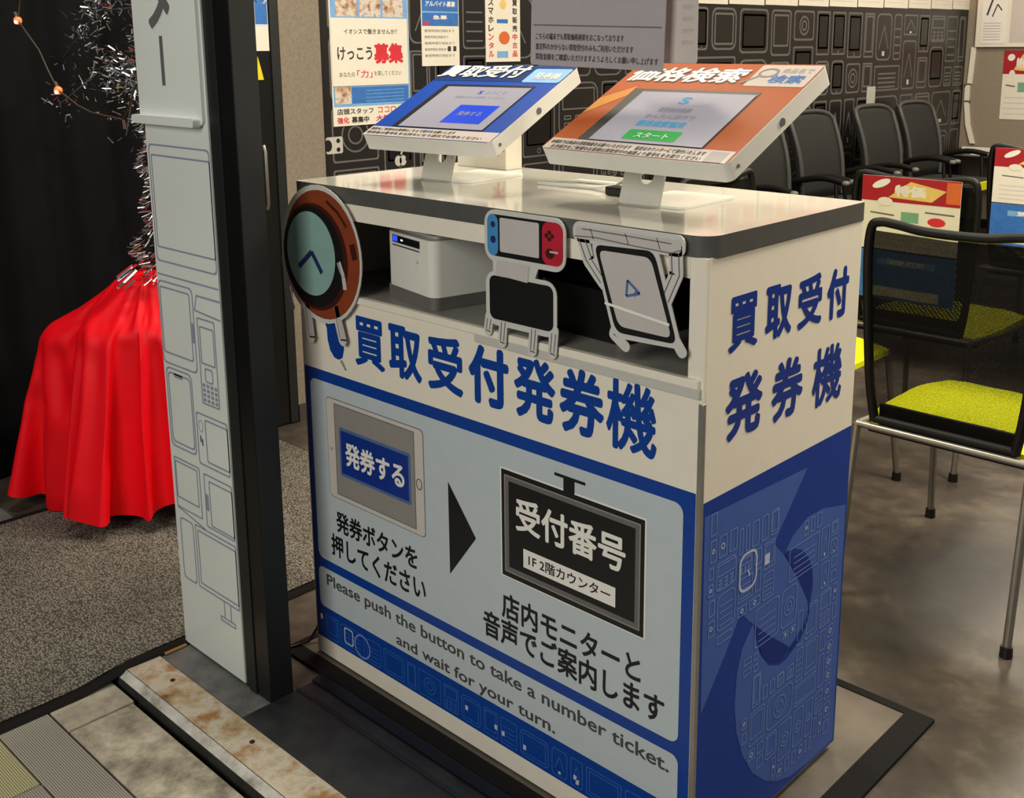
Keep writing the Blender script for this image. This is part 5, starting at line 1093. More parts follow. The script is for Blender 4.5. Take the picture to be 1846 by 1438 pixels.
# printed front panel
b = MB(); b.box(0.0, 0.0, 0.046, 0.9425, 0.012, 0.787, M_CREAM)
g = G(b, (0, 0, 0), X, Z, -Y)
for ch, a0, b0, a1, b1 in (('買', 0.170, 0.668, 0.258, 0.764), ('取', 0.270, 0.668, 0.360, 0.766), ('受', 0.376, 0.667, 0.466, 0.768), ('付', 0.480, 0.667, 0.574, 0.770),
                           ('発', 0.586, 0.667, 0.676, 0.770), ('券', 0.684, 0.666, 0.774, 0.772), ('機', 0.778, 0.664, 0.872, 0.773)):
    g.text(ch, a0, b0, a1, b1, M_BLUE, BOLD[ch], 2)
g.poly([(0.070, 0.750), (0.086, 0.738), (0.104, 0.744), (0.122, 0.738), (0.134, 0.712), (0.136, 0.690), (0.130, 0.672), (0.118, 0.666), (0.104, 0.668), (0.092, 0.680), (0.085, 0.700), (0.084, 0.722)], M_BLUE, 2)
g.poly([(0.122, 0.664), (0.128, 0.668), (0.142, 0.650), (0.137, 0.648)], M_PGREY, 2)
g.rect(0.003, 0.047, 0.9415, 0.634, M_BLUE, 1)
g.rr(0.020, 0.229, 0.921, 0.612, 0.016, M_PANEL, 2)
g.rr(0.017, 0.120, 0.922, 0.209, 0.014, M_PANEL, 2)
g.rect(0.006, 0.0475, 0.9405, 0.110, M_BLUE, 2)
g.pattern(0.03, 0.050, 0.93, 0.108, 0.075, M_BLINE, M_SLINE2, 0.0014, 31, 3)
g.rect(0.016, 0.088, 0.024, 0.100, M_WHITE, 4)
for xx, zz in ((0.455, 0.076), (0.53, 0.072), (0.548, 0.068), (0.60, 0.066), (0.715, 0.066), (0.72, 0.060)):
    g.rect(xx, zz, xx + 0.007, zz + 0.009, M_SLINE2, 4)
g.ring(ellipse(0.155, 0.078, 0.026, 0.026, 24), 0.004, M_SLINE, 4)
g.frame(0.096, 0.064, 0.126, 0.100, 0.006, 0.003, M_SLINE2, 4)
# drawn tablet with its button
g.rr(0.070, 0.377, 0.359, 0.584, 0.010, M_PMID, 3)
g.rr(0.0715, 0.3785, 0.3575, 0.5825, 0.009, M_PLGREY, 4)
g.rect(0.096, 0.387, 0.334, 0.575, M_PGREY, 5)
g.frame(0.096, 0.387, 0.334, 0.575, 0.0005, 0.0015, M_PMID, 6)
g.rr(0.110, 0.430, 0.322, 0.530, 0.004, M_BTNB, 6)
g.rect(0.115, 0.436, 0.316, 0.524, M_DBLUE, 7)
g.text('発券する', 0.128, 0.455, 0.305, 0.505, M_WHITE, 0.03, 8)
g.ring(ellipse(0.345, 0.478, 0.0085, 0.011, 16), 0.002, M_PMID, 6)
g.ring(ellipse(0.083, 0.478, 0.003, 0.003, 10), 0.001, M_PMID, 6)
g.text('発券ボタンを', 0.086, 0.304, 0.333, 0.350, M_BLACK, 0.024, 3)
g.text('押してください', 0.066, 0.248, 0.354, 0.296, M_BLACK, 0.024, 3)
g.poly([(0.422, 0.505), (0.491, 0.420), (0.422, 0.330)], M_BLACK, 3)
# drawn monitor
g.rect(0.552, 0.375, 0.857, 0.570, M_WHITE, 3)
g.rect(0.555, 0.377, 0.854, 0.567, M_BLACK, 4)
g.frame(0.564, 0.388, 0.845, 0.557, 0.001, 0.008, M_PMID, 5)
g.frame(0.562, 0.386, 0.847, 0.559, 0.001, 0.0022, M_PGREY, 6)
g.text('受付番号', 0.588, 0.468, 0.819, 0.528, M_WHITE, 0.026, 6)
g.rect(0.605, 0.407, 0.800, 0.440, M_WHITE, 6)
g.text('1F 2階カウンター', 0.617, 0.414, 0.790, 0.434, M_BLACK, 0.012, 7)
g.rect(0.674, 0.588, 0.738, 0.593, M_BLACK, 4)
g.rect(0.693, 0.567, 0.716, 0.588, M_BLACK, 4)
g.text('店内モニターと', 0.552, 0.297, 0.850, 0.345, M_BLACK, 0.024, 3)
g.text('音声でご案内します', 0.506, 0.246, 0.895, 0.296, M_BLACK, 0.024, 3)
g.text('Please push the button to take a number ticket.', 0.044, 0.166, 0.906, 0.198, M_ETXT, 0.016, 3)
g.text('and wait for your turn.', 0.263, 0.122, 0.674, 0.152, M_ETXT, 0.016, 3)
hold(b.build('front_panel'), K)

# ------------------------------------------------------------------ things on the kiosk shelf
def rot2(c, yaw):
    A = Vector((math.cos(yaw), math.sin(yaw), 0)); B = Vector((-math.sin(yaw), math.cos(yaw), 0))
    return (Vector(c), A, B, Z.copy())
t = thing('receipt_printer', (0.31, 0.13, 0.80), 'white receipt printer with small dark display on the kiosk shelf', 'printer')
fr = rot2((0.209, 0.049, 0.8005), math.radians(-11.5))
b = MB(); b.prism(rrect(0, 0, 0.172, 0.235, 0.014), fr, 0, 0.022, M_PGBASE, smooth_side=False); hold(b.build('printer_base'), t)
b = MB(); b.prism(rrect(0.002, 0.001, 0.170, 0.234, 0.018), fr, 0.022, 0.122, M_PLASTIC, smooth_side=True); 
b.prism(rrect(0.006, 0.02, 0.150, 0.22, 0.01), fr, 0.122, 0.127, M_GPLASTIC)
O, A, B_, N_ = fr
g = G(b, O + B_ * 0.001, A, Z, -B_)
g.ring(ellipse(0.118, 0.078, 0.003, 0.003, 10), 0.001, M_PGREY, 1)
hold(b.build('printer_case', bevel=0.002), t)
b = MB(); b.box(0, 0, 0, 0, 0, 0, M_PRNB) if False else None
g = G(b, O + B_ * 0.0005, A, Z, -B_)
b.prism([(0.030, 0.104), (0.128, 0.104), (0.128, 0.117), (0.030, 0.117)], (O + B_ * 0.001, A, Z, -B_), 0, 0.002, M_PRNB)
g = G(b, O - B_ * 0.001, A, Z, -B_)
g.rect(0.032, 0.106, 0.050, 0.116, M_LED, 1); g.rect(0.062, 0.109, 0.070, 0.112, M_LEDW, 1)
g.rect(0.030, 0.098, 0.128, 0.100, M_PRNB, 1)
hold(b.build('display'), t)

t = thing('black_printer', (0.66, 0.12, 0.80), 'black boxy printer in the right half of the kiosk shelf', 'printer')
fr = rot2((0.57, 0.075, 0.8005), math.radians(-4))
b = MB(); b.prism(rrect(0, 0, 0.190, 0.22, 0.02), fr, 0, 0.080, M_BPLASTIC, smooth_side=True); hold(b.build('printer_case', bevel=0.002), t)
O, A, B_, N_ = fr
b = MB(); b.prism([(0.012, 0.085), (0.205, 0.080), (0.205, 0.104), (0.06, 0.118)], (O + A * 0.004, B_, Z, A), 0, 0.16, M_CFRAME)
hold(b.build('printer_cover', bevel=0.004), t)

# ------------------------------------------------------------------ standee cut-outs fixed to the kiosk front
CY = -0.0105
CF = (Vector((0, CY, 0)), X, Z, -Y)
def cutout(name, label, outline_fn, art_fn):
    t = thing(name, (0, 0, 0), label, 'cutout', 'gadget cut-outs on the kiosk front')
    b = MB()
    outline_fn(b)
    hold(b.build('acrylic_backing'), t)
    b = MB()
    art_fn(b, G(b, (0, CY - 0.0022, 0), X, Z, -Y))
    hold(b.build('printed_face'), t)
    return t
def slab(b, poly, mt=M_CUTL, h=0.002, h0=0.0):
    b.prism(poly, CF, h0, h, mt)
def limb(b, pts, w, mt=M_CUTL, h=0.0019, h0=0.0001):
    for (x0, y0), (x1, y1) in zip(pts[:-1], pts[1:]):
        d = math.hypot(x1 - x0, y1 - y0)
        nx, ny = -(y1 - y0) / d * w / 2, (x1 - x0) / d * w / 2
        b.prism([(x0 + nx, y0 + ny), (x0 - nx, y0 - ny), (x1 - nx, y1 - ny), (x1 + nx, y1 + ny)], CF, h0, h, mt)
    for (x0, y0) in pts:
        b.prism(ellipse(x0, y0, w / 2, w / 2, 12), CF, h0, h - 0.0002, mt)

def w_out(b):
    slab(b, ellipse(0.090, 0.868, 0.126, 0.132, 40))
    limb(b, [(-0.006, 0.900), (-0.030, 0.850), (-0.024, 0.790), (-0.012, 0.752)], 0.016)
    limb(b, [(0.038, 0.775), (0.046, 0.700)], 0.022)
    limb(b, [(0.128, 0.775), (0.148, 0.712)], 0.022)
def w_art(b, g):
    g.poly(ellipse(0.094, 0.868, 0.117, 0.123, 40), M_BROWN, 1)
    g.poly(ellipse(0.074, 0.862, 0.102, 0.103, 40), M_DBROWN, 2)
    g.poly(ellipse(0.070, 0.862, 0.093, 0.097, 40), M_BLACK, 3)
    g.poly(ellipse(0.062, 0.867, 0.077, 0.081, 40), M_TEAL, 4)
    g.line([(0.022, 0.837), (0.066, 0.871)], 0.010, M_INDIGO, 5)
    g.line([(0.066, 0.871), (0.096, 0.834)], 0.010, M_INDIGO, 6)
    g.line([(0.190, 0.900), (0.198, 0.872)], 0.016, M_DBROWN, 2)
    g.line([(0.118, 0.972), (0.150, 0.955), (0.176, 0.930)], 0.006, M_DBROWN, 2)
    g.line([(0.150, 0.862), (0.162, 0.836), (0.166, 0.812)], 0.012, M_CUTW, 6)
    g.line([(0.148, 0.866), (0.156, 0.836), (0.160, 0.812)], 0.0015, M_BLACK, 7)
    for xa, xb, zb in ((0.040, 0.048, 0.704), (0.134, 0.148, 0.716)):
        g.line([(xa, 0.776), (xb, zb)], 0.013, M_CUTW, 1)
        g.line([(xa - 0.006, 0.776), (xb - 0.006, zb)], 0.0015, M_PMID, 2)
        g.line([(xb - 0.004, zb - 0.003), (xb + 0.014, zb - 0.001)], 0.003, M_BLACK, 2)
    g.line([(-0.020, 0.850), (-0.022, 0.770)], 0.010, M_CUTW, 1)
cutout('watch_cutout', 'cut-out of a brown round watch with pale teal dial, left end of the kiosk front', w_out, w_art)

def c_out(b):
    slab(b, rrect(0.536, 0.918, 0.708, 1.000, 0.022))
    slab(b, [(0.555, 0.89), (0.640, 0.89), (0.655, 0.925), (0.553, 0.925)], h=0.0019, h0=0.0001)
    slab(b, rrect(0.537, 0.814, 0.690, 0.902, 0.022), h=0.0018, h0=0.0002)
    for xa, za in ((0.536, 0.802), (0.568, 0.788), (0.634, 0.786), (0.676, 0.790)):
        limb(b, [(xa + 0.008, 0.826), (xa + 0.004, za)], 0.018)
def c_art(b, g):
    g.rr(0.543, 0.927, 0.702, 0.993, 0.014, M_BLACK, 1)
    g.poly(rrect(0.543, 0.927, 0.567, 0.993, 0.012), M_CBLU, 2)
    g.poly(rrect(0.661, 0.927, 0.703, 0.993, 0.014), M_CRED, 2)
    g.rr(0.571, 0.935, 0.655, 0.989, 0.003, M_CUTW, 3)
    for dx, dz in ((0, .005), (0, -.005), (.006, 0), (-.006, 0)):
        g.poly(ellipse(0.676 + dx, 0.972 + dz, 0.004, 0.0035, 10), M_DBROWN, 3)
    g.poly(ellipse(0.677, 0.945, 0.009, 0.008, 14), M_DBROWN, 3)
    g.line([(0.677, 0.948), (0.694, 0.948)], 0.003, M_CUTW, 4)
    g.poly(ellipse(0.556, 0.953, 0.006, 0.006, 12), M_INDIGO, 3)
    g.poly(ellipse(0.556, 0.977, 0.005, 0.005, 10), M_INDIGO, 3)
    g.rr(0.546, 0.824, 0.683, 0.895, 0.012, M_BLACK, 1)
    g.poly([(0.560, 0.897), (0.630, 0.893), (0.634, 0.921), (0.564, 0.921)], M_CUTW, 2)
    for xa, za in ((0.536, 0.802), (0.568, 0.788), (0.634, 0.786), (0.676, 0.790)):
        g.line([(xa + 0.004, 0.822), (xa + 0.001, za + 0.002)], 0.0014, M_PMID, 1)
        g.line([(xa + 0.012, 0.822), (xa + 0.008, za + 0.002)], 0.0014, M_PMID, 1)
        g.line([(xa, za), (xa + 0.010, za - 0.001)], 0.0022, M_PMID, 1)
cutout('console_cutout', 'cut-out of a handheld game console with blue and red ends above a black screen', c_out, c_art)

SK = [(0.768, 0.966), (0.868, 0.968), (0.908, 0.852), (0.808, 0.852)]
def expand(poly, d):
    cx = sum(p[0] for p in poly) / len(poly); cy = sum(p[1] for p in poly) / len(poly)
    return [(cx + (x - cx) * (1 + d / math.hypot(x - cx, y - cy)), cy + (y - cy) * (1 + d / math.hypot(x - cx, y - cy))) for x, y in poly]
def softquad(poly, k=0.12, n=4):
    out = []
    N = len(poly)
    for i in range(N):
        p0, p1, p2 = Vector(poly[i - 1]), Vector(poly[i]), Vector(poly[(i + 1) % N])
        a = p1 + (p0 - p1) * k; c = p1 + (p2 - p1) * k
        for j in range(n + 1):
            t_ = j / n
            q = a * (1 - t_) ** 2 + p1 * 2 * t_ * (1 - t_) + c * t_ ** 2
            out.append((q.x, q.y))
    return out
def t_out(b):
    slab(b, softquad(expand(SK, 0.016)))
    slab(b, rrect(0.722, 0.970, 0.922, 1.000, 0.012), h=0.0019, h0=0.0001)
    limb(b, [(0.738, 0.985), (0.752, 0.945), (0.782, 0.915)], 0.022)
    limb(b, [(0.906, 0.985), (0.908, 0.945), (0.890, 0.905)], 0.022)
    limb(b, [(0.806, 0.858), (0.800, 0.842), (0.822, 0.828)], 0.016)
    limb(b, [(0.905, 0.858), (0.920, 0.838)], 0.016)
def t_art(b, g):
    g.rr(0.728, 0.975, 0.916, 0.993, 0.006, M_CUTW, 1)
    g.line([(0.726, 0.978), (0.765, 0.980), (0.840, 0.976), (0.900, 0.974), (0.916, 0.980)], 0.0016, M_PMID, 2)
    g.line([(0.740, 0.990), (0.820, 0.989), (0.900, 0.987)], 0.0016, M_PMID, 2)
    for xx in (0.756, 0.820, 0.875): g.line([(xx, 0.992), (xx + 0.006, 0.977)], 0.0016, M_PMID, 2)
    for dx in (-0.006, 0.006):
        g.line([(0.740 + dx, 0.975), (0.754 + dx, 0.945), (0.782 + dx, 0.915)], 0.0014, M_PMID, 2)
        g.line([(0.906 + dx, 0.975), (0.908 + dx, 0.945), (0.890 + dx, 0.905)], 0.0014, M_PMID, 2)
    g.poly(softquad(expand(SK, 0.006)), M_BLACK, 3)
    g.poly(softquad(expand(SK, -0.005)), M_CUTW, 4)
    g.line([(0.826, 0.926), (0.824, 0.903), (0.848, 0.910), (0.826, 0.926)], 0.004, M_BTNB, 5)
    g.line([(0.838, 0.905), (0.842, 0.912)], 0.004, M_BTNB, 6)
    g.line([(0.785, 0.887), (0.900, 0.874)], 0.004, M_WHITE, 6)
cutout('tablet_cutout', 'cut-out of a leaning white tablet with black rim, right end of the kiosk front', t_out, t_art)

# ------------------------------------------------------------------ tablet terminals on the counter top
def terminal(label, C, yaw, tilt, w, h, nx, ny, art):
    t = thing('tablet_terminal', (nx, ny + 0.06, 1.0), label, 'tablet', 'tablet terminals on the counter')
    C = Vector(C)
    A = Vector((math.cos(yaw), math.sin(yaw), 0)); B0 = Vector((-math.sin(yaw), math.cos(yaw), 0))
    B = B0 * math.cos(tilt) + Z * math.sin(tilt); N = A.cross(B)
    TH = 0.030
    b = MB(); b.prism(rrect(-w / 2, -h / 2, w / 2, h / 2, 0.012), (C, A, B, N), -TH, -0.001, M_PLASTIC, smooth_side=True)
    hold(b.build('enclosure', bevel=0.003), t)
    b = MB(); b.prism(ellipse(0.0, -0.016, 0.006, 0.006, 14), (C + A * (w / 2), B, N, A), 0, 0.002, M_PMID)
    tag(hold(b.build('side_lock'), t), 'dark round lock')
    b = MB(); b.prism(ellipse(-h * 0.42, -0.016, 0.003, 0.003, 10), (C + A * (w / 2), B, N, A), 0, 0.0015, M_PMID)
    hold(b.build('screw'), t)
    b = MB(); s = MB()
    g = G(b, C - N * 0.0008, A, B, N)
    g.EPS = 0.0004
    gs = G(s, C, A, B, N)
    art(b, g, s, gs)
    hold(b.build('printed_faceplate'), t)
    hold(s.build('screen'), t)
    # bent neck and base plate
    top = C - N * TH - B * 0.01
    b = MB()
    path = [(ny, 1.0012), (ny + 0.004, 1.010), (ny + 0.022, 1.075), (ny + 0.034, 1.106)]
    hw = 0.0385
    yaw0 = 0.05
    An = Vector((math.cos(yaw0), math.sin(yaw0), 0)); Bn = Vector((-math.sin(yaw0), math.cos(yaw0), 0))
    base = Vector((nx, 0, 0))
    def P(a, y, z): return Vector((nx, ny, 0)) + An * a + Bn * (y - ny) + Z * z
    # front face of the neck with a round-ended hole, extruded 4 mm
    d1 = Vector((0, path[-1][0] - path[0][0], path[-1][1] - path[0][1]))
    ln = d1.length
    Bd = (Bn * d1.y + Z * d1.z).normalized()
    fr = (P(0, ny, 1.0012), An, Bd, An.cross(Bd))
    # face ring: outer rectangle to hole ellipse
    n = 32
    hole = ellipse(0.006, ln * 0.44, 0.013, 0.015, n)
    outer = []
    for a_, b_ in hole:
        dx, dy = a_ - 0.006, b_ - ln * 0.44
        k = min(((hw - 0.006 * math.copysign(1, dx)) / abs(dx)) if abs(dx) > 1e-6 else 1e9, ((ln * 0.56 if dy > 0 else ln * 0.44) / abs(dy)) if abs(dy) > 1e-6 else 1e9)
        outer.append((0.006 + dx * k, ln * 0.44 + dy * k))
    # make sure corners exist
    for cx in (-hw, hw):
        for cy in (0, ln):
            i = min(range(n), key=lambda q: (outer[q][0] - cx) ** 2 + (outer[q][1] - cy) ** 2)
            outer[i] = (cx, cy)
    for hgt, flip in ((0.0, False), (0.005, True)):
        v = [fr[0] + fr[1] * a_ + fr[2] * b_ + fr[3] * hgt for a_, b_ in outer + hole]
        b.add(v, [(i, (i + 1) % n, n + (i + 1) % n, n + i) for i in range(n)], M_GPLASTIC)
    for ring in (outer, hole):
        lo = [fr[0] + fr[1] * a_ + fr[2] * b_ for a_, b_ in ring]
        hi = [p_ + fr[3] * 0.005 for p_ in lo]
        b.add(lo + hi, [(i, (i + 1) % n, n + (i + 1) % n, n + i) for i in range(n)], M_GPLASTIC)
    # top flange that carries the enclosure
    hold(b.build('neck'), t)
    b = MB()
    b.prism(rrect(-0.055, -h * 0.25, 0.055, h * 0.25, 0.01), (C, A, B, N), -TH - 0.005, -TH - 0.0002, M_GPLASTIC)
    hold(b.build('mounting_plate'), t)
    b = MB(); b.prism(rrect(-0.045, 0.0, 0.080, 0.165, 0.012), (Vector((nx, ny, 1.0003)), An, Bn, Z), 0, 0.004, M_PLASTIC)
    hold(b.build('base_plate', bevel=0.001), t)
    return t

def art_right(b, g, s, gs):
    w, h = 0.370 / 2, 0.277 / 2
    g.rr(-w + 0.001, -h + 0.001, w - 0.001, h - 0.001, 0.011, M_ORANGE, 1)
    g.rect(-w + 0.004, -h + 0.002, w - 0.004, -0.106, M_LAMIN2, 2)
    g.text('本端末では商品の買取価格をお調べいただけます　査定はカウンターにて受付いたします', -0.175, -0.122, 0.135, -0.112, M_PBLK, 0.006, 3)
    g.text('お手続きをご希望のお客様は買取受付の画面より番号札をお取りください', -0.165, -0.135, 0.135, -0.125, M_PBLK, 0.006, 3)
    g.rect(0.142, -0.136, 0.172, -0.110, M_PGREY, 3)
    g.rr(0.074, 0.070, 0.182, 0.134, 0.004, M_LAMIN2, 2)
    g.ring(ellipse(0.098, 0.110, 0.018, 0.014, 20), 0.004, M_PMID, 3)
    g.line([(0.086, 0.099), (0.064, 0.078)], 0.005, M_PMID, 3)
    g.text('商品名で', 0.120, 0.110, 0.174, 0.124, M_PGREY, 0.0, 3)
    g.text('検索', 0.110, 0.080, 0.170, 0.104, M_PAPERB, 0.02, 3)
    g.text('価格検索', -0.170, 0.074, 0.062, 0.120, M_DBROWN, 0.05, 2, shear=0.25)
    g.text('価格検索', -0.172, 0.076, 0.060, 0.122, M_WHITE, 0.03, 3, shear=0.25)
    g.poly([(-0.182, -0.03), (-0.13, 0.03), (-0.13, 0.06), (-0.182, 0.02)], M_ORANGEL, 2)  # reflected highlight on the faceplate, painted as a paler orange patch
    g.rect(-0.128, -0.106, 0.122, 0.052, M_BPLASTIC, 3)
    gs.EPS = 0.0004
    gs.fr = (gs.fr[0] + gs.fr[3] * 0.0011, gs.fr[1], gs.fr[2], gs.fr[3])
    gs.rect(-0.104, -0.105, 0.120, 0.042, M_SCREEN, 1)
    gs.text('S', -0.008, 0.008, 0.012, 0.028, M_SCRT, 0.02, 2)
    gs.text('買取価格検索', -0.030, -0.016, 0.034, -0.004, M_SCRD, 0.006, 2)
    gs.text('かんたん操作で', -0.042, -0.036, 0.056, -0.024, M_SCRD, 0.006, 2)
    gs.text('価格検索端末', -0.044, -0.060, 0.052, -0.042, M_SCRT, 0.02, 2)
    gs.rr(-0.042, -0.098, 0.062, -0.070, 0.004, M_SCRG, 2)
    gs.text('スタート', -0.022, -0.092, 0.044, -0.078, M_WHITE, 0.015, 3)
def art_left(b, g, s, gs):
    w, h = 0.314 / 2, 0.284 / 2
    g.rr(-w + 0.001, -h + 0.001, w - 0.001, h - 0.001, 0.011, M_TBLUE, 1)
    g.rect(-w + 0.001, 0.076, w - 0.001, h - 0.003, M_TNAVY, 2)
    g.rect(-w + 0.002, -h + 0.002, w - 0.002, -0.108, M_LAMIN2, 2)
    g.text('買取をご希望のお客様はこちらで受付をお願いします', -0.150, -0.122, 0.060, -0.113, M_PBLK, 0.006, 3)
    g.text('発券後は番号札をお持ちになり店内でお待ちください', -0.150, -0.135, 0.130, -0.126, M_PBLK, 0.006, 3)
    g.rr(0.068, 0.074, 0.155, 0.128, 0.006, M_PAPERL, 3)
    g.text('発券機', 0.084, 0.086, 0.144, 0.112, M_PAPER, 0.02, 4)
    g.text('買取受付', -0.152, 0.088, 0.056, 0.138, M_BLACK, 0.05, 3, shear=0.25)
    g.text('買取受付', -0.154, 0.090, 0.054, 0.140, M_WHITE, 0.03, 4, shear=0.25)
    g.rect(-0.108, -0.106, 0.114, 0.060, M_BPLASTIC, 3)
    gs.EPS = 0.0004
    gs.fr = (gs.fr[0] + gs.fr[3] * 0.0011, gs.fr[1], gs.fr[2], gs.fr[3])
    gs.rect(-0.092, -0.105, 0.112, 0.050, M_SCREEN, 1)
    gs.text('S', 0.002, 0.022, 0.012, 0.034, M_SCRB, 0.02, 2)
    gs.text('ようこそ', 0.020, 0.022, 0.070, 0.034, M_SCRD, 0.0, 2)
    gs.text('画面のボタンを押してください', -0.040, 0.004, 0.080, 0.014, M_SCRD, 0.0, 2)
    gs.rect(-0.004, -0.086, 0.090, -0.020, M_SCRB, 2)
    gs.text('発券する', 0.014, -0.060, 0.070, -0.044, M_SCREEN, 0.01, 3)
terminal('tablet terminal with blue faceplate, left on the kiosk counter', (0.281, 0.2, 1.152), 0.088, 0.446, 0.314, 0.284, 0.212, 0.176, art_left)
terminal('tablet terminal with orange faceplate, right on the kiosk counter', (0.753, 0.2, 1.155), -0.06, 0.493, 0.370, 0.277, 0.706, 0.167, art_right)

# small white box behind the left terminal and cables
b = MB()
b.box(0.045, 0.385, 1.0005, 0.190, 0.432, 1.072, M_PAPER)
g = G(b, (0, 0.385, 0), X, Z, -Y)
g.text('不', 0.150, 1.028, 0.186, 1.058, M_PRED, 0.03)
tag(b.build('card_box', bevel=0.001), 'small white card box with red lettering behind the blue terminal', 'box')
b = MB()
b.tube([(0.155, 0.21, 1.078), (0.15, 0.22, 1.072), (0.13, 0.24, 1.07), (0.10, 0.26, 1.085), (0.09, 0.29, 1.10), (0.06, 0.32, 1.06), (0.04, 0.34, 1.004)], 0.003, M_PLASTIC, 6)
tag(b.build('white_cable'), 'white cable looping below the blue tablet terminal', 'cable')
b = MB()
b.tube([(0.70, 0.23, 1.06), (0.62, 0.24, 1.03), (0.58, 0.26, 1.012), (0.52, 0.27, 1.004), (0.40, 0.26, 1.004), (0.44, 0.33, 1.004), (0.60, 0.34, 1.004)], 0.0035, M_PLASTIC, 6)
tag(b.build('white_cable'), 'white cable lying on the counter left of the orange terminal', 'cable')
b = MB(); b.box(0.585, 0.225, 1.0005, 0.645, 0.25, 1.016, M_BPLASTIC)
tag(b.build('power_adapter', bevel=0.003), 'small black adapter on the counter under the orange terminal', 'adapter')
b = MB()
b.tube([(-0.010, 0.03, 0.075), (-0.022, 0.028, 0.07), (-0.032, 0.02, 0.035), (-0.035, 0.0, 0.012), (-0.05, -0.04, 0.0105), (-0.03, -0.08, 0.006)], 0.0028, M_BPLASTIC, 6)
tag(b.build('black_cable'), 'black cable on the floor at the lower left kiosk corner', 'cable')

# hanging laminated signs
b = MB()
c, s_ = math.cos(-0.032), math.sin(-0.032)
A = Vector((c, 0, s_)); Bv = Vector((-s_, 0, c)); Nn = Vector((0, -1, 0))
O = Vector((0.439, 0.198, 1.2185))
b.prism(rrect(0, 0, 0.285, 0.205, 0.005), (O, A, Bv, Nn), -0.001, 0, M_LAMIN)
g = G(b, O, A, Bv, Nn)
g.rect(0.006, 0.066, 0.279, 0.068, M_PMID)
g.text('こちらの端末でも買取価格検索をおこなっております', 0.012, 0.043, 0.205, 0.054, M_PBLK, 0.008)
g.text('査定料のかからない買取受付のみもご利用いただけます', 0.012, 0.026, 0.225, 0.037, M_PBLK, 0.008)
g.text('買取金額をご確認いただけますようよろしくお願い申し上げます', 0.012, 0.009, 0.275, 0.020, M_PBLK, 0.008)
t = thing('hanging_sign', (0.58, 0.198, 1.42), 'grey laminated sign with three text lines hanging above the kiosk counter', 'sign')
hold(b.build('sheet'), t)
for xx in (0.47, 0.70):
    b = MB(); b.tube([(xx, 0.199, 1.41), (xx, 0.199, 2.72)], 0.0015, M_PLASTIC, 6); hold(b.build('cord'), t)
b = MB()
b.prism(rrect(0.64, 1.222, 0.768, 1.43, 0.004), (Vector((0, 0.225, 0)), X, Z, -Y), -0.001, 0, M_LAMIN2)
g = G(b, (0, 0.225, 0), X, Z, -Y)
for k in range(5): g.text('買取受付中', 0.738, 1.25 + k * 0.018, 0.760, 1.257 + k * 0.018, M_PLGREY, 0.0)
t = thing('hanging_sign', (0.70, 0.225, 1.43), 'pale laminated sign hanging just behind the grey sign, its right edge showing', 'sign')
hold(b.build('sheet'), t)
b = MB(); b.tube([(0.705, 0.2255, 1.42), (0.705, 0.2255, 2.72)], 0.0015, M_PLASTIC, 6); hold(b.build('cord'), t)

# ================================================================== PAPERS ON THE BLACK WALL
WX = WALLX + 0.0008
def poster(name, label, y0, z0, y1, z1, art, group=None, x=WX, base=None):
    b = MB()
    b.box(x, y0, z0, x + 0.0015, y1, z1, base or M_PAPER)
    art(G(b, (x + 0.0015, 0, 0), Y, Z, X))
    return tag(b.build(name), label, 'poster', group)
def art1(g):
    g.rect(1.024, 0.99, 1.358, 1.60, M_PAPERL, 1)
    g.rect(1.10, 1.060, 1.350, 1.115, M_PAPERB, 2)
    for k in range(4): g.line([(1.16, 1.066 + k * 0.012), (1.33, 1.068 + k * 0.012)], 0.002, M_PAPERL, 3)
    g.rect(1.030, 1.06, 1.098, 1.118, M_PPHOTO, 2)
    g.rect(1.020, 0.986, 1.358, 1.050, M_PAPER, 2)
    g.text('店頭スタッフ', 1.035, 1.024, 1.190, 1.044, M_PBLK, 0.02, 3); g.text('ココロ', 1.210, 1.024, 1.290, 1.044, M_PORG, 0.02, 3)
    g.text('強化', 1.035, 0.994, 1.085, 1.016, M_PRED, 0.03, 3); g.text('募集中', 1.095, 0.994, 1.17, 1.016, M_PBLK, 0.03, 3); g.text('大歓迎', 1.2, 0.996, 1.30, 1.016, M_PRED, 0.03, 3)
    for k in range(3): g.rect(1.045 + k * 0.1, 1.35, 1.135 + k * 0.1, 1.44, M_PPHOTO, 2)
    for k in range(3): g.rect(1.045 + k * 0.1, 1.47, 1.135 + k * 0.1, 1.56, M_PPHOTO, 2)
poster('recruiting_poster', 'blue recruiting poster with small photos on the black wall, behind a white sheet', 1.019, 0.986, 1.36, 1.60, art1)
def art2(g):
    g.text('イオシスで働きませんか？', 1.075, 1.292, 1.305, 1.310, M_PBLK, 0.008, 1)
    g.text('けっこう', 1.045, 1.206, 1.192, 1.250, M_PBLK, 0.02, 1)
    g.text('募集', 1.200, 1.192, 1.330, 1.262, M_PRED, 0.05, 1)
    g.text('あなたの', 1.050, 1.150, 1.115, 1.166, M_PBLK, 0.004, 1)
    g.text('「力」', 1.125, 1.146, 1.190, 1.172, M_PRED, 0.01, 1)
    g.text('を貸してください', 1.198, 1.152, 1.320, 1.168, M_PBLK, 0.004, 1)
poster('recruiting_sheet', 'white sheet with black and red brush lettering, taped over the blue recruiting poster', 1.022, 1.120, 1.352, 1.345, art2, x=WX + 0.002)
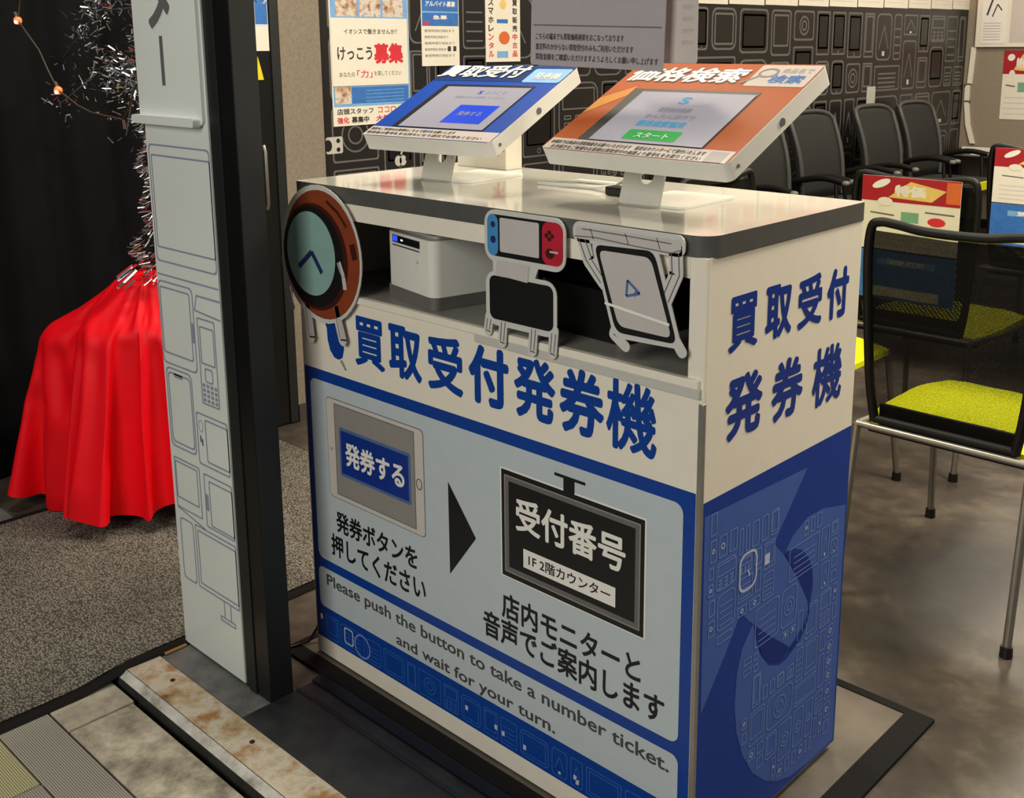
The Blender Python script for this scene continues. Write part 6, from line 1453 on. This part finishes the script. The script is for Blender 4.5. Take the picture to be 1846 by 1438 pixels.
def art3(g):
    g.rect(1.424, 1.322, 1.600, 1.452, M_PAPERB, 1)
    g.text('アルバイト募集', 1.440, 1.390, 1.585, 1.41, M_WHITE, 0.03, 2, shear=.2)
    g.rect(1.424, 1.368, 1.600, 1.374, M_PAPERL, 2)
    g.text('急募', 1.475, 1.345, 1.545, 1.36, M_WHITE, 0.03, 2)
    g.rect(1.432, 1.326, 1.455, 1.338, M_PRED, 2)
    for k in range(5): g.text('勤務時間応相談まで', 1.435, 1.300 - k * 0.022, 1.58 - (k % 2) * 0.03, 1.310 - k * 0.022, M_PMID, 0.0, 1)
    g.rect(1.545, 1.232, 1.560, 1.25, M_PBLK, 2); g.rect(1.572, 1.232, 1.587, 1.25, M_PBLK, 2)
poster('notice_poster', 'white notice with blue heading on the black wall, right of the recruiting poster', 1.420, 1.180, 1.603, 1.455, art3)
def art4(g):
    for k, ch in enumerate('スマホレンタル'):
        g.text(ch, 1.755, 1.400 - k * 0.032, 1.783, 1.424 - k * 0.032, M_PBLK if k < 4 else M_PRED, 0.03, 1)
        g.text('買取販売中古品'[k], 1.885, 1.400 - k * 0.032, 1.912, 1.424 - k * 0.032, M_PBLK if k < 4 else M_PRED, 0.03, 1)
    g.poly(ellipse(1.835, 1.405, 0.018, 0.018, 16), M_PYEL, 1); g.rect(1.80, 1.335, 1.86, 1.35, M_PAPERB, 1)
    g.poly(ellipse(1.84, 1.28, 0.03, 0.025, 16), M_PORG, 1); g.rect(1.80, 1.205, 1.86, 1.23, M_PAPERL, 1)
poster('vertical_poster', 'narrow white poster with vertical black and red lettering on the black wall', 1.740, 1.190, 1.928, 1.470, art4)
# long row of price posters above the chairs
rnd = random.Random(9)
y = 3.06
k = 0
names = ['leftmost', 'second', 'third', 'fourth', 'fifth', 'sixth', 'seventh', 'eighth', 'ninth', 'tenth']
while y < 6.1 and k < 10:
    w = 0.318
    z0 = 1.440 + 0.033 * (y - 3.06) / 3.3
    def art(g, y=y, z0=z0, w=w, k=k):
        g.rect(y + 0.012, z0 + 0.22, y + w - 0.012, z0 + 0.38, [M_PRED, M_PDRED, M_PORG][k % 3], 1)
        g.text('買取強化', y + 0.03, z0 + 0.26, y + w - 0.03, z0 + 0.34, M_WHITE, 0.04, 2)
        g.rect(y + 0.02, z0 + 0.12, y + w * 0.5, z0 + 0.2, M_PPHOTO, 1)
        for q in range(3): g.line([(y + 0.03, z0 + 0.03 + q * 0.02), (y + w - 0.05, z0 + 0.03 + q * 0.02)], 0.003, M_PLGREY, 1)
        g.text('価格表', y + w * 0.55, z0 + 0.13, y + w - 0.03, z0 + 0.19, M_PRED, 0.03, 1)
    poster('price_poster', '%s from the left in the row of price posters topping the black wall' % names[k], y, z0, y + w, z0 + 0.42, art, 'row of price posters')
    y += w + 0.012
    k += 1

# ================================================================== FAR WALL
FY = WALLY - 0.001
b = MB()
b.box(-1.195, FY - 0.022, 1.222, -0.50, FY, 2.0, M_PAPER)
g = G(b, (0, FY - 0.022, 0), X, Z, -Y)
g.rect(-0.97, 1.25, -0.54, 1.96, M_LAMIN2, 1)
t = thing('notice_board', (-0.85, FY, 1.6), 'white framed notice board on the taupe far wall', 'board')
hold(b.build('frame', bevel=0.003), t)
b = MB(); b.box(-1.16, FY - 0.0245, 1.245, -1.0, FY - 0.0225, 1.62, M_WHITE)
g = G(b, (0, FY - 0.0245, 0), X, Z, -Y)
g.line([(-1.125, 1.43), (-1.085, 1.56)], 0.012, M_PBLK, 1); g.line([(-1.09, 1.42), (-1.06, 1.50), (-1.03, 1.46)], 0.008, M_PBLK, 1)
for q in range(7): g.line([(-1.145, 1.27 + q * 0.018), (-1.03, 1.27 + q * 0.018)], 0.003, M_PGREY, 1)
tag(b.build('printed_certificate'), 'white certificate sheet pinned to the white notice board', 'paper')
def flyer_art(g, x0, z0, x1, z1, l=1):
    w, h = x1 - x0, z1 - z0
    g.rect(x0, z0 + h * 0.66, x1, z1, M_PDRED, l)
    g.poly(ellipse(x0 + w * 0.20, z0 + h * 0.90, w * 0.10, h * 0.05, 14, .4), M_WHITE, l + 1)
    g.poly([(x0 + w * .28, z0 + h * .72), (x0 + w * .72, z0 + h * .70), (x0 + w * .86, z0 + h * .86), (x0 + w * .5, z0 + h * .95)], M_PYEL, l + 1)
    g.rect(x0 + w * 0.86, z0 + h * 0.7, x1, z0 + h * 0.98, M_PORG, l + 1)
    g.text('特価', x0 + w * .34, z0 + h * .74, x0 + w * .66, z0 + h * .90, M_PAPER, 0.06, l + 2)
    g.poly(ellipse(x0 + w * 0.25, z0 + h * 0.66, w * 0.08, h * 0.06, 12), M_PAPER, l + 2)
    g.rect(x0 + w * 0.42, z0 + h * 0.40, x0 + w * 0.60, z0 + h * 0.54, M_PGRN, l)
    g.poly(ellipse(x0 + w * 0.78, z0 + h * 0.44, w * 0.09, h * 0.06, 14), M_PRED, l)
    g.line([(x0 + w * .1, z0 + h * .5), (x0 + w * .35, z0 + h * .48)], h * .02, M_PMID, l)
    g.line([(x0 + w * .66, z0 + h * .56), (x0 + w * .95, z0 + h * .55)], h * .02, M_PMID, l)
    for q in range(4): g.line([(x0 + w * .08, z0 + h * (.08 + .08 * q)), (x0 + w * .9, z0 + h * (.08 + .08 * q))], h * .012, M_PLGREY, l)
b = MB(); b.box(-1.0, FY - 0.002, 0.748, -0.755, FY, 1.20, M_PAPER)
flyer_art(G(b, (0, FY - 0.002, 0), X, Z, -Y), -1.0, 0.748, -0.755, 1.20)
tag(b.build('wall_flyer'), 'red and white sale flyer on the taupe far wall below the notice board', 'flyer')
b = MB()
P = [(-1.203, 1.222), (-1.214, 0.98), (-1.226, 0.95), (-1.226, 0.86), (-1.205, 0.70), (-1.165, 0.575)]
for (x0, z0), (x1, z1) in zip(P[:-1], P[1:]):
    b.add([(x0 - .016, FY, z0), (x0 + .016, FY, z0), (x1 + .016, FY, z1), (x1 - .016, FY, z1), (x0 - .016, FY - .014, z0), (x0 + .016, FY - .014, z0), (x1 + .016, FY - .014, z1), (x1 - .016, FY - .014, z1)],
          [(4, 5, 6, 7), (0, 4, 7, 3), (1, 2, 6, 5), (0, 1, 5, 4), (3, 7, 6, 2)], M_PAPER)
for zz in (0.975, 0.86): b.box(-1.245, FY - 0.0155, zz - 0.006, -1.20, FY, zz + 0.006, M_PMID)
tag(b.build('cable_cover'), 'cream cable cover running down the taupe far wall from the notice board', 'cover')

# corner table with leaflets and a power strip
t = thing('corner_table', (-1.0, 5.95, 0), 'small black table in the far corner with grey legs', 'table')
b = MB(); b.box(-1.24, 5.72, 0.520, -0.70, 6.27, 0.545, M_BPLASTIC); hold(b.build('table_top', bevel=0.003), t)
for lx, ly in ((-1.22, 5.75), (-0.73, 5.75), (-1.22, 6.24), (-0.73, 6.24)):
    b = MB(); b.tube([(lx, ly, 0.0), (lx, ly, 0.52)], 0.012, M_SEDGE); hold(b.build('leg'), t)
for k, (lx, ly, lb) in enumerate(((-1.13, 5.80, 'white leaflet lying left on the black corner table'), (-0.93, 5.86, 'white leaflet lying right on the black corner table'))):
    b = MB(); b.prism(rrect(-0.06, -0.05, 0.06, 0.05, 0.004), rot2((lx, ly, 0.5452), 0.3 - 0.2 * k), 0, 0.006, M_PAPER)
    tag(b.build('leaflet'), lb, 'paper')
b = MB(); b.prism(rrect(-0.09, -0.02, 0.09, 0.02, 0.006), rot2((-1.03, 6.02, 0.5452), 0.1), 0, 0.03, M_PLASTIC)
tag(b.build('power_strip', bevel=0.002), 'white power strip on the black corner table near the wall', 'power strip')

# ================================================================== CHAIRS
def curve_pts(pts, n=6):
    out = []
    P = [Vector(p) for p in pts]
    for i in range(len(P) - 1):
        p0 = P[max(i - 1, 0)]; p1 = P[i]; p2 = P[i + 1]; p3 = P[min(i + 2, len(P) - 1)]
        for k in range(n):
            t_ = k / n
            out.append(0.5 * ((2 * p1) + (p2 - p0) * t_ + (2 * p0 - 5 * p1 + 4 * p2 - p3) * t_ ** 2 + (3 * p1 - p0 - 3 * p2 + p3) * t_ ** 3))
    out.append(P[-1])
    return out

def mesh_chair(label):
    """visitor chair, facing +y, its back at y = 0; origin on the floor under the back"""
    t = thing('mesh_chair', (0, 0, 0), label, 'chair', 'mesh chairs with lime seats')
    H, hw = 0.923, 0.185
    # back frame
    L = [(-hw + 0.030, 0.010, 0.440), (-hw + 0.014, 0.004, 0.56), (-hw, -0.004, 0.80), (-hw + 0.004, -0.008, H - 0.022), (-hw + 0.022, -0.008, H - 0.002), (-hw + 0.06, -0.006, H - 0.004), (-0.06, -0.002, H - 0.014)]
    path = curve_pts(L + [(-x, y, z) for x, y, z in reversed(L)], 5)
    b = MB(); b.tube(path, 0.011, M_CFRAME, 8); b.tube([(-hw + 0.030, 0.010, 0.445), (hw - 0.030, 0.010, 0.445)], 0.011, M_CFRAME, 8)
    o = b.build('back_frame'); o.parent = t
    b = MB()
    rows = []
    for k in range(9):
        f = k / 8
        z = 0.45 + f * (H - 0.022 - 0.45)
        ww = hw - 0.006 - 0.022 * max(0.0, 1 - f / 0.42) ** 1.4
        rows.append([((-1 + 2 * j / 8) * ww, 0.008 - 0.014 * f - 0.012 * (1 - (2 * j / 8 - 1) ** 2) * math.sin(f * 3.1), z - 0.006 * (1 - abs(2 * j / 8 - 1)) * f) for j in range(9)])
    b.grid(rows, M_MESH)
    o = b.build('back_mesh'); o.parent = t; tag(o, 'see-through black mesh')
    # seat
    b = MB()
    rows = []
    for k in range(11):
        f = k / 10
        y = 0.045 + f * 0.42
        row = []
        for j in range(11):
            u = -1 + 2 * j / 10
            ed = max(abs(u) ** 4, abs(2 * f - 1) ** 6)
            row.append((u * (0.205 - 0.02 * abs(2 * f - 1) ** 3), y, 0.452 - 0.026 * ed - 0.02 * max(0, f - 0.75) * 4 * 0.6 + 0.004))
        rows.append(row)
    b.grid(rows, M_LIME)
    bot = [[(p[0] * 0.98, p[1], p[2] * 0.3 + 0.426 * 0.7 - 0.022) for p in r_] for r_ in rows]
    b.grid(bot[::-1], M_LIME)
    rim = lambda rs: [rs[0][j] for j in range(11)] + [rs[i][10] for i in range(1, 11)] + [rs[10][j] for j in range(9, -1, -1)] + [rs[i][0] for i in range(9, 0, -1)]
    b.grid([rim(bot), rim(rows)], M_LIME, closed=True)
    o = b.build('seat'); o.parent = t; tag(o, 'lime yellow seat')
    b = MB(); b.box(-0.152, 0.022, 0.405, 0.152, 0.034, 0.480, M_CFRAME); o = b.build('seat_back_rail', bevel=0.004); o.parent = t
    b = MB(); b.box(-0.185, 0.04, 0.396, 0.185, 0.44, 0.412, M_CFRAME); o = b.build('seat_pan', bevel=0.004); o.parent = t
    # silver frame
    b = MB()
    b.tube([(-hw - 0.006, 0.0, 0.427), (hw + 0.006, 0.0, 0.427)], 0.009, M_CHROME)
    b.tube([(-0.19, 0.0, 0.427), (-0.195, 0.25, 0.405), (-0.198, 0.46, 0.40)], 0.009, M_CHROME)
    b.tube([(0.19, 0.0, 0.427), (0.195, 0.25, 0.405), (0.198, 0.46, 0.40)], 0.009, M_CHROME)
    o = b.build('seat_rail'); o.parent = t
    for sx in (-1, 1):
        for (pa, pb) in (((sx * 0.191, 0.0, 0.427), (sx * 0.194, -0.055, 0.018)), ((sx * 0.198, 0.455, 0.40), (sx * 0.21, 0.50, 0.018))):
            b = MB(); b.tube([pa, ((pa[0] + pb[0]) / 2, (pa[1] + pb[1]) / 2, (pa[2] + pb[2]) / 2), pb], 0.0095, M_CHROME)
            o = b.build('leg'); o.parent = t
            f = MB(); f.tube([(pb[0], pb[1], 0.026), (pb[0], pb[1], 0.0005)], [0.0125, 0.0135], M_BPLASTIC, 10)
            q = f.build('foot_cap'); q.parent = o
    return t

def copy_tree(o, parent=None):
    c = o.copy()
    COL.objects.link(c)
    if parent: c.parent = parent
    for ch in list(o.children):
        copy_tree(ch, c)
    return c

A0 = mesh_chair('nearest black mesh chair with lime seat, right of the kiosk')
spots = [(0.870, 1.02, 0.0, None),
         (0.412, 1.855, 0.0, 'black mesh chair with red flyer on its back, behind the kiosk right corner'),
         (0.395, 2.965, 0.0, 'black mesh chair with red and blue flyers at the right photo edge, farther back'),
         (-0.02, 1.49, -math.pi / 2, 'mesh chair turned sideways behind the kiosk, only its lime seat corner showing')]
for x_, y_, rz, lb in spots:
    o = A0 if lb is None else copy_tree(A0)
    o.location = (x_, y_, 0); o.rotation_euler = (0, 0, rz)
    o.scale = (1, 1, 0.946)
    if lb: o['label'] = lb

# flyers hanging on the chair backs
def chair_flyer(x0, y, z0, x1, z1, label, blue=False):
    b = MB(); b.box(x0, y - 0.002, z0, x1, y, z1, M_PAPER)
    g = G(b, (0, y - 0.002, 0), X, Z, -Y)
    if blue:
        w, h = x1 - x0, z1 - z0
        g.rect(x0, z0, x1, z1, M_PAPERB, 1)
        g.rect(x0 + w * .2, z0 + h * .72, x0 + w * .8, z0 + h * .85, M_PAPERL, 2)
        g.text('買取', x0 + w * .3, z0 + h * .74, x0 + w * .7, z0 + h * .84, M_WHITE, 0.03, 3)
        g.rect(x0 + w * .15, z0 + h * .06, x0 + w * .85, z0 + h * .26, M_PAPER, 2)
    else:
        flyer_art(g, x0, z0, x1, z1)
    tag(b.build('chair_flyer'), label, 'flyer', 'flyers on the chair backs')
chair_flyer(0.258, 1.832, 0.650, 0.556, 0.868, 'red and white sale flyer on the mesh chair behind the kiosk right corner')
chair_flyer(0.258, 1.832, 0.500, 0.556, 0.645, 'blue flyer below the red flyer on the chair behind the kiosk right corner', True)
chair_flyer(0.232, 2.940, 0.664, 0.545, 0.868, 'red and white sale flyer on the chair at the right photo edge')
chair_flyer(0.232, 2.940, 0.505, 0.545, 0.660, 'blue flyer below the red flyer on the chair at the right photo edge', True)

# padded waiting chairs along the black wall, facing +x
def wait_chair(label):
    t = thing('waiting_chair', (0, 0, 0), label, 'chair', 'dark padded chairs along the black wall')
    b = MB(); rows = []
    for k in range(11):
        f = k / 10
        z = 0.46 + f * 0.44
        hwid = 0.225 - 0.012 * (1 - f) - 0.04 * max(0, f - 0.9) * 10 * 0.5
        xb = 0.10 - 0.10 * f + 0.03 * math.sin(f * 3.1)
        rows.append([(xb - 0.03 * (1 - (2 * j / 10 - 1) ** 2), (-1 + 2 * j / 10) * hwid, z - (0.02 * abs(2 * j / 10 - 1) ** 4 if k == 10 else 0)) for j in range(11)])
    b.grid(rows, M_DGREY)
    o = b.build('backrest'); o.parent = t
    md = o.modifiers.new('thick', 'SOLIDIFY'); md.thickness = 0.03
    rim = [rows[k][0] for k in range(11)] + rows[10][1:10] + [rows[k][10] for k in range(10, -1, -1)]
    b = MB(); b.tube(rim, 0.013, M_SEDGE, 8)
    o = b.build('back_edge'); o.parent = t; tag(o, 'grey edge trim')
    b = MB(); b.prism(rrect(0.05, -0.22, 0.47, 0.22, 0.05), XY, 0.41, 0.45, M_DGREY, smooth_side=True); o = b.build('seat', bevel=0.006); o.parent = t
    b = MB(); b.prism(rrect(0.462, -0.18, 0.476, 0.18, 0.006), XY, 0.405, 0.452, M_LIME, smooth_side=True); o = b.build('seat_lip'); o.parent = t; tag(o, 'lime seat edge')
    for sy in (-1, 1):
        b = MB(); b.tube(curve_pts([(0.06, sy * 0.25, 0.56), (0.25, sy * 0.245, 0.60), (0.38, sy * 0.245, 0.585)], 4), 0.016, M_CFRAME); b.sphere((0.39, sy * 0.245, 0.584), 0.019, M_TIP, sc=(1.2, 1, .7))
        b.tube([(0.07, sy * 0.25, 0.565), (0.08, sy * 0.225, 0.43)], 0.01, M_CFRAME)
        b.tube([(0.34, sy * 0.245, 0.59), (0.36, sy * 0.225, 0.43)], 0.01, M_CFRAME)
        o = b.build('armrest'); o.parent = t
        for lx in (0.08, 0.44):
            b = MB(); b.tube([(lx, sy * 0.19, 0.412), (lx + (0.02 if lx > .2 else -0.02), sy * 0.22, 0.0)], 0.011, M_CFRAME); o = b.build('leg'); o.parent = t
    return t
W0 = wait_chair('dark padded waiting chair along the black wall, nearest and partly behind the orange terminal')
for k, (yy, lb) in enumerate(((3.42, None), (3.98, 'dark padded waiting chair along the black wall, right of the orange terminal'),
                              (4.69, 'dark padded waiting chair along the black wall, left of the last pair'),
                              (5.245, 'dark padded waiting chair along the black wall, nearest the far corner'))):
    o = W0 if lb is None else copy_tree(W0)
    o.location = (-1.13, yy, 0)
    if lb: o['label'] = lb
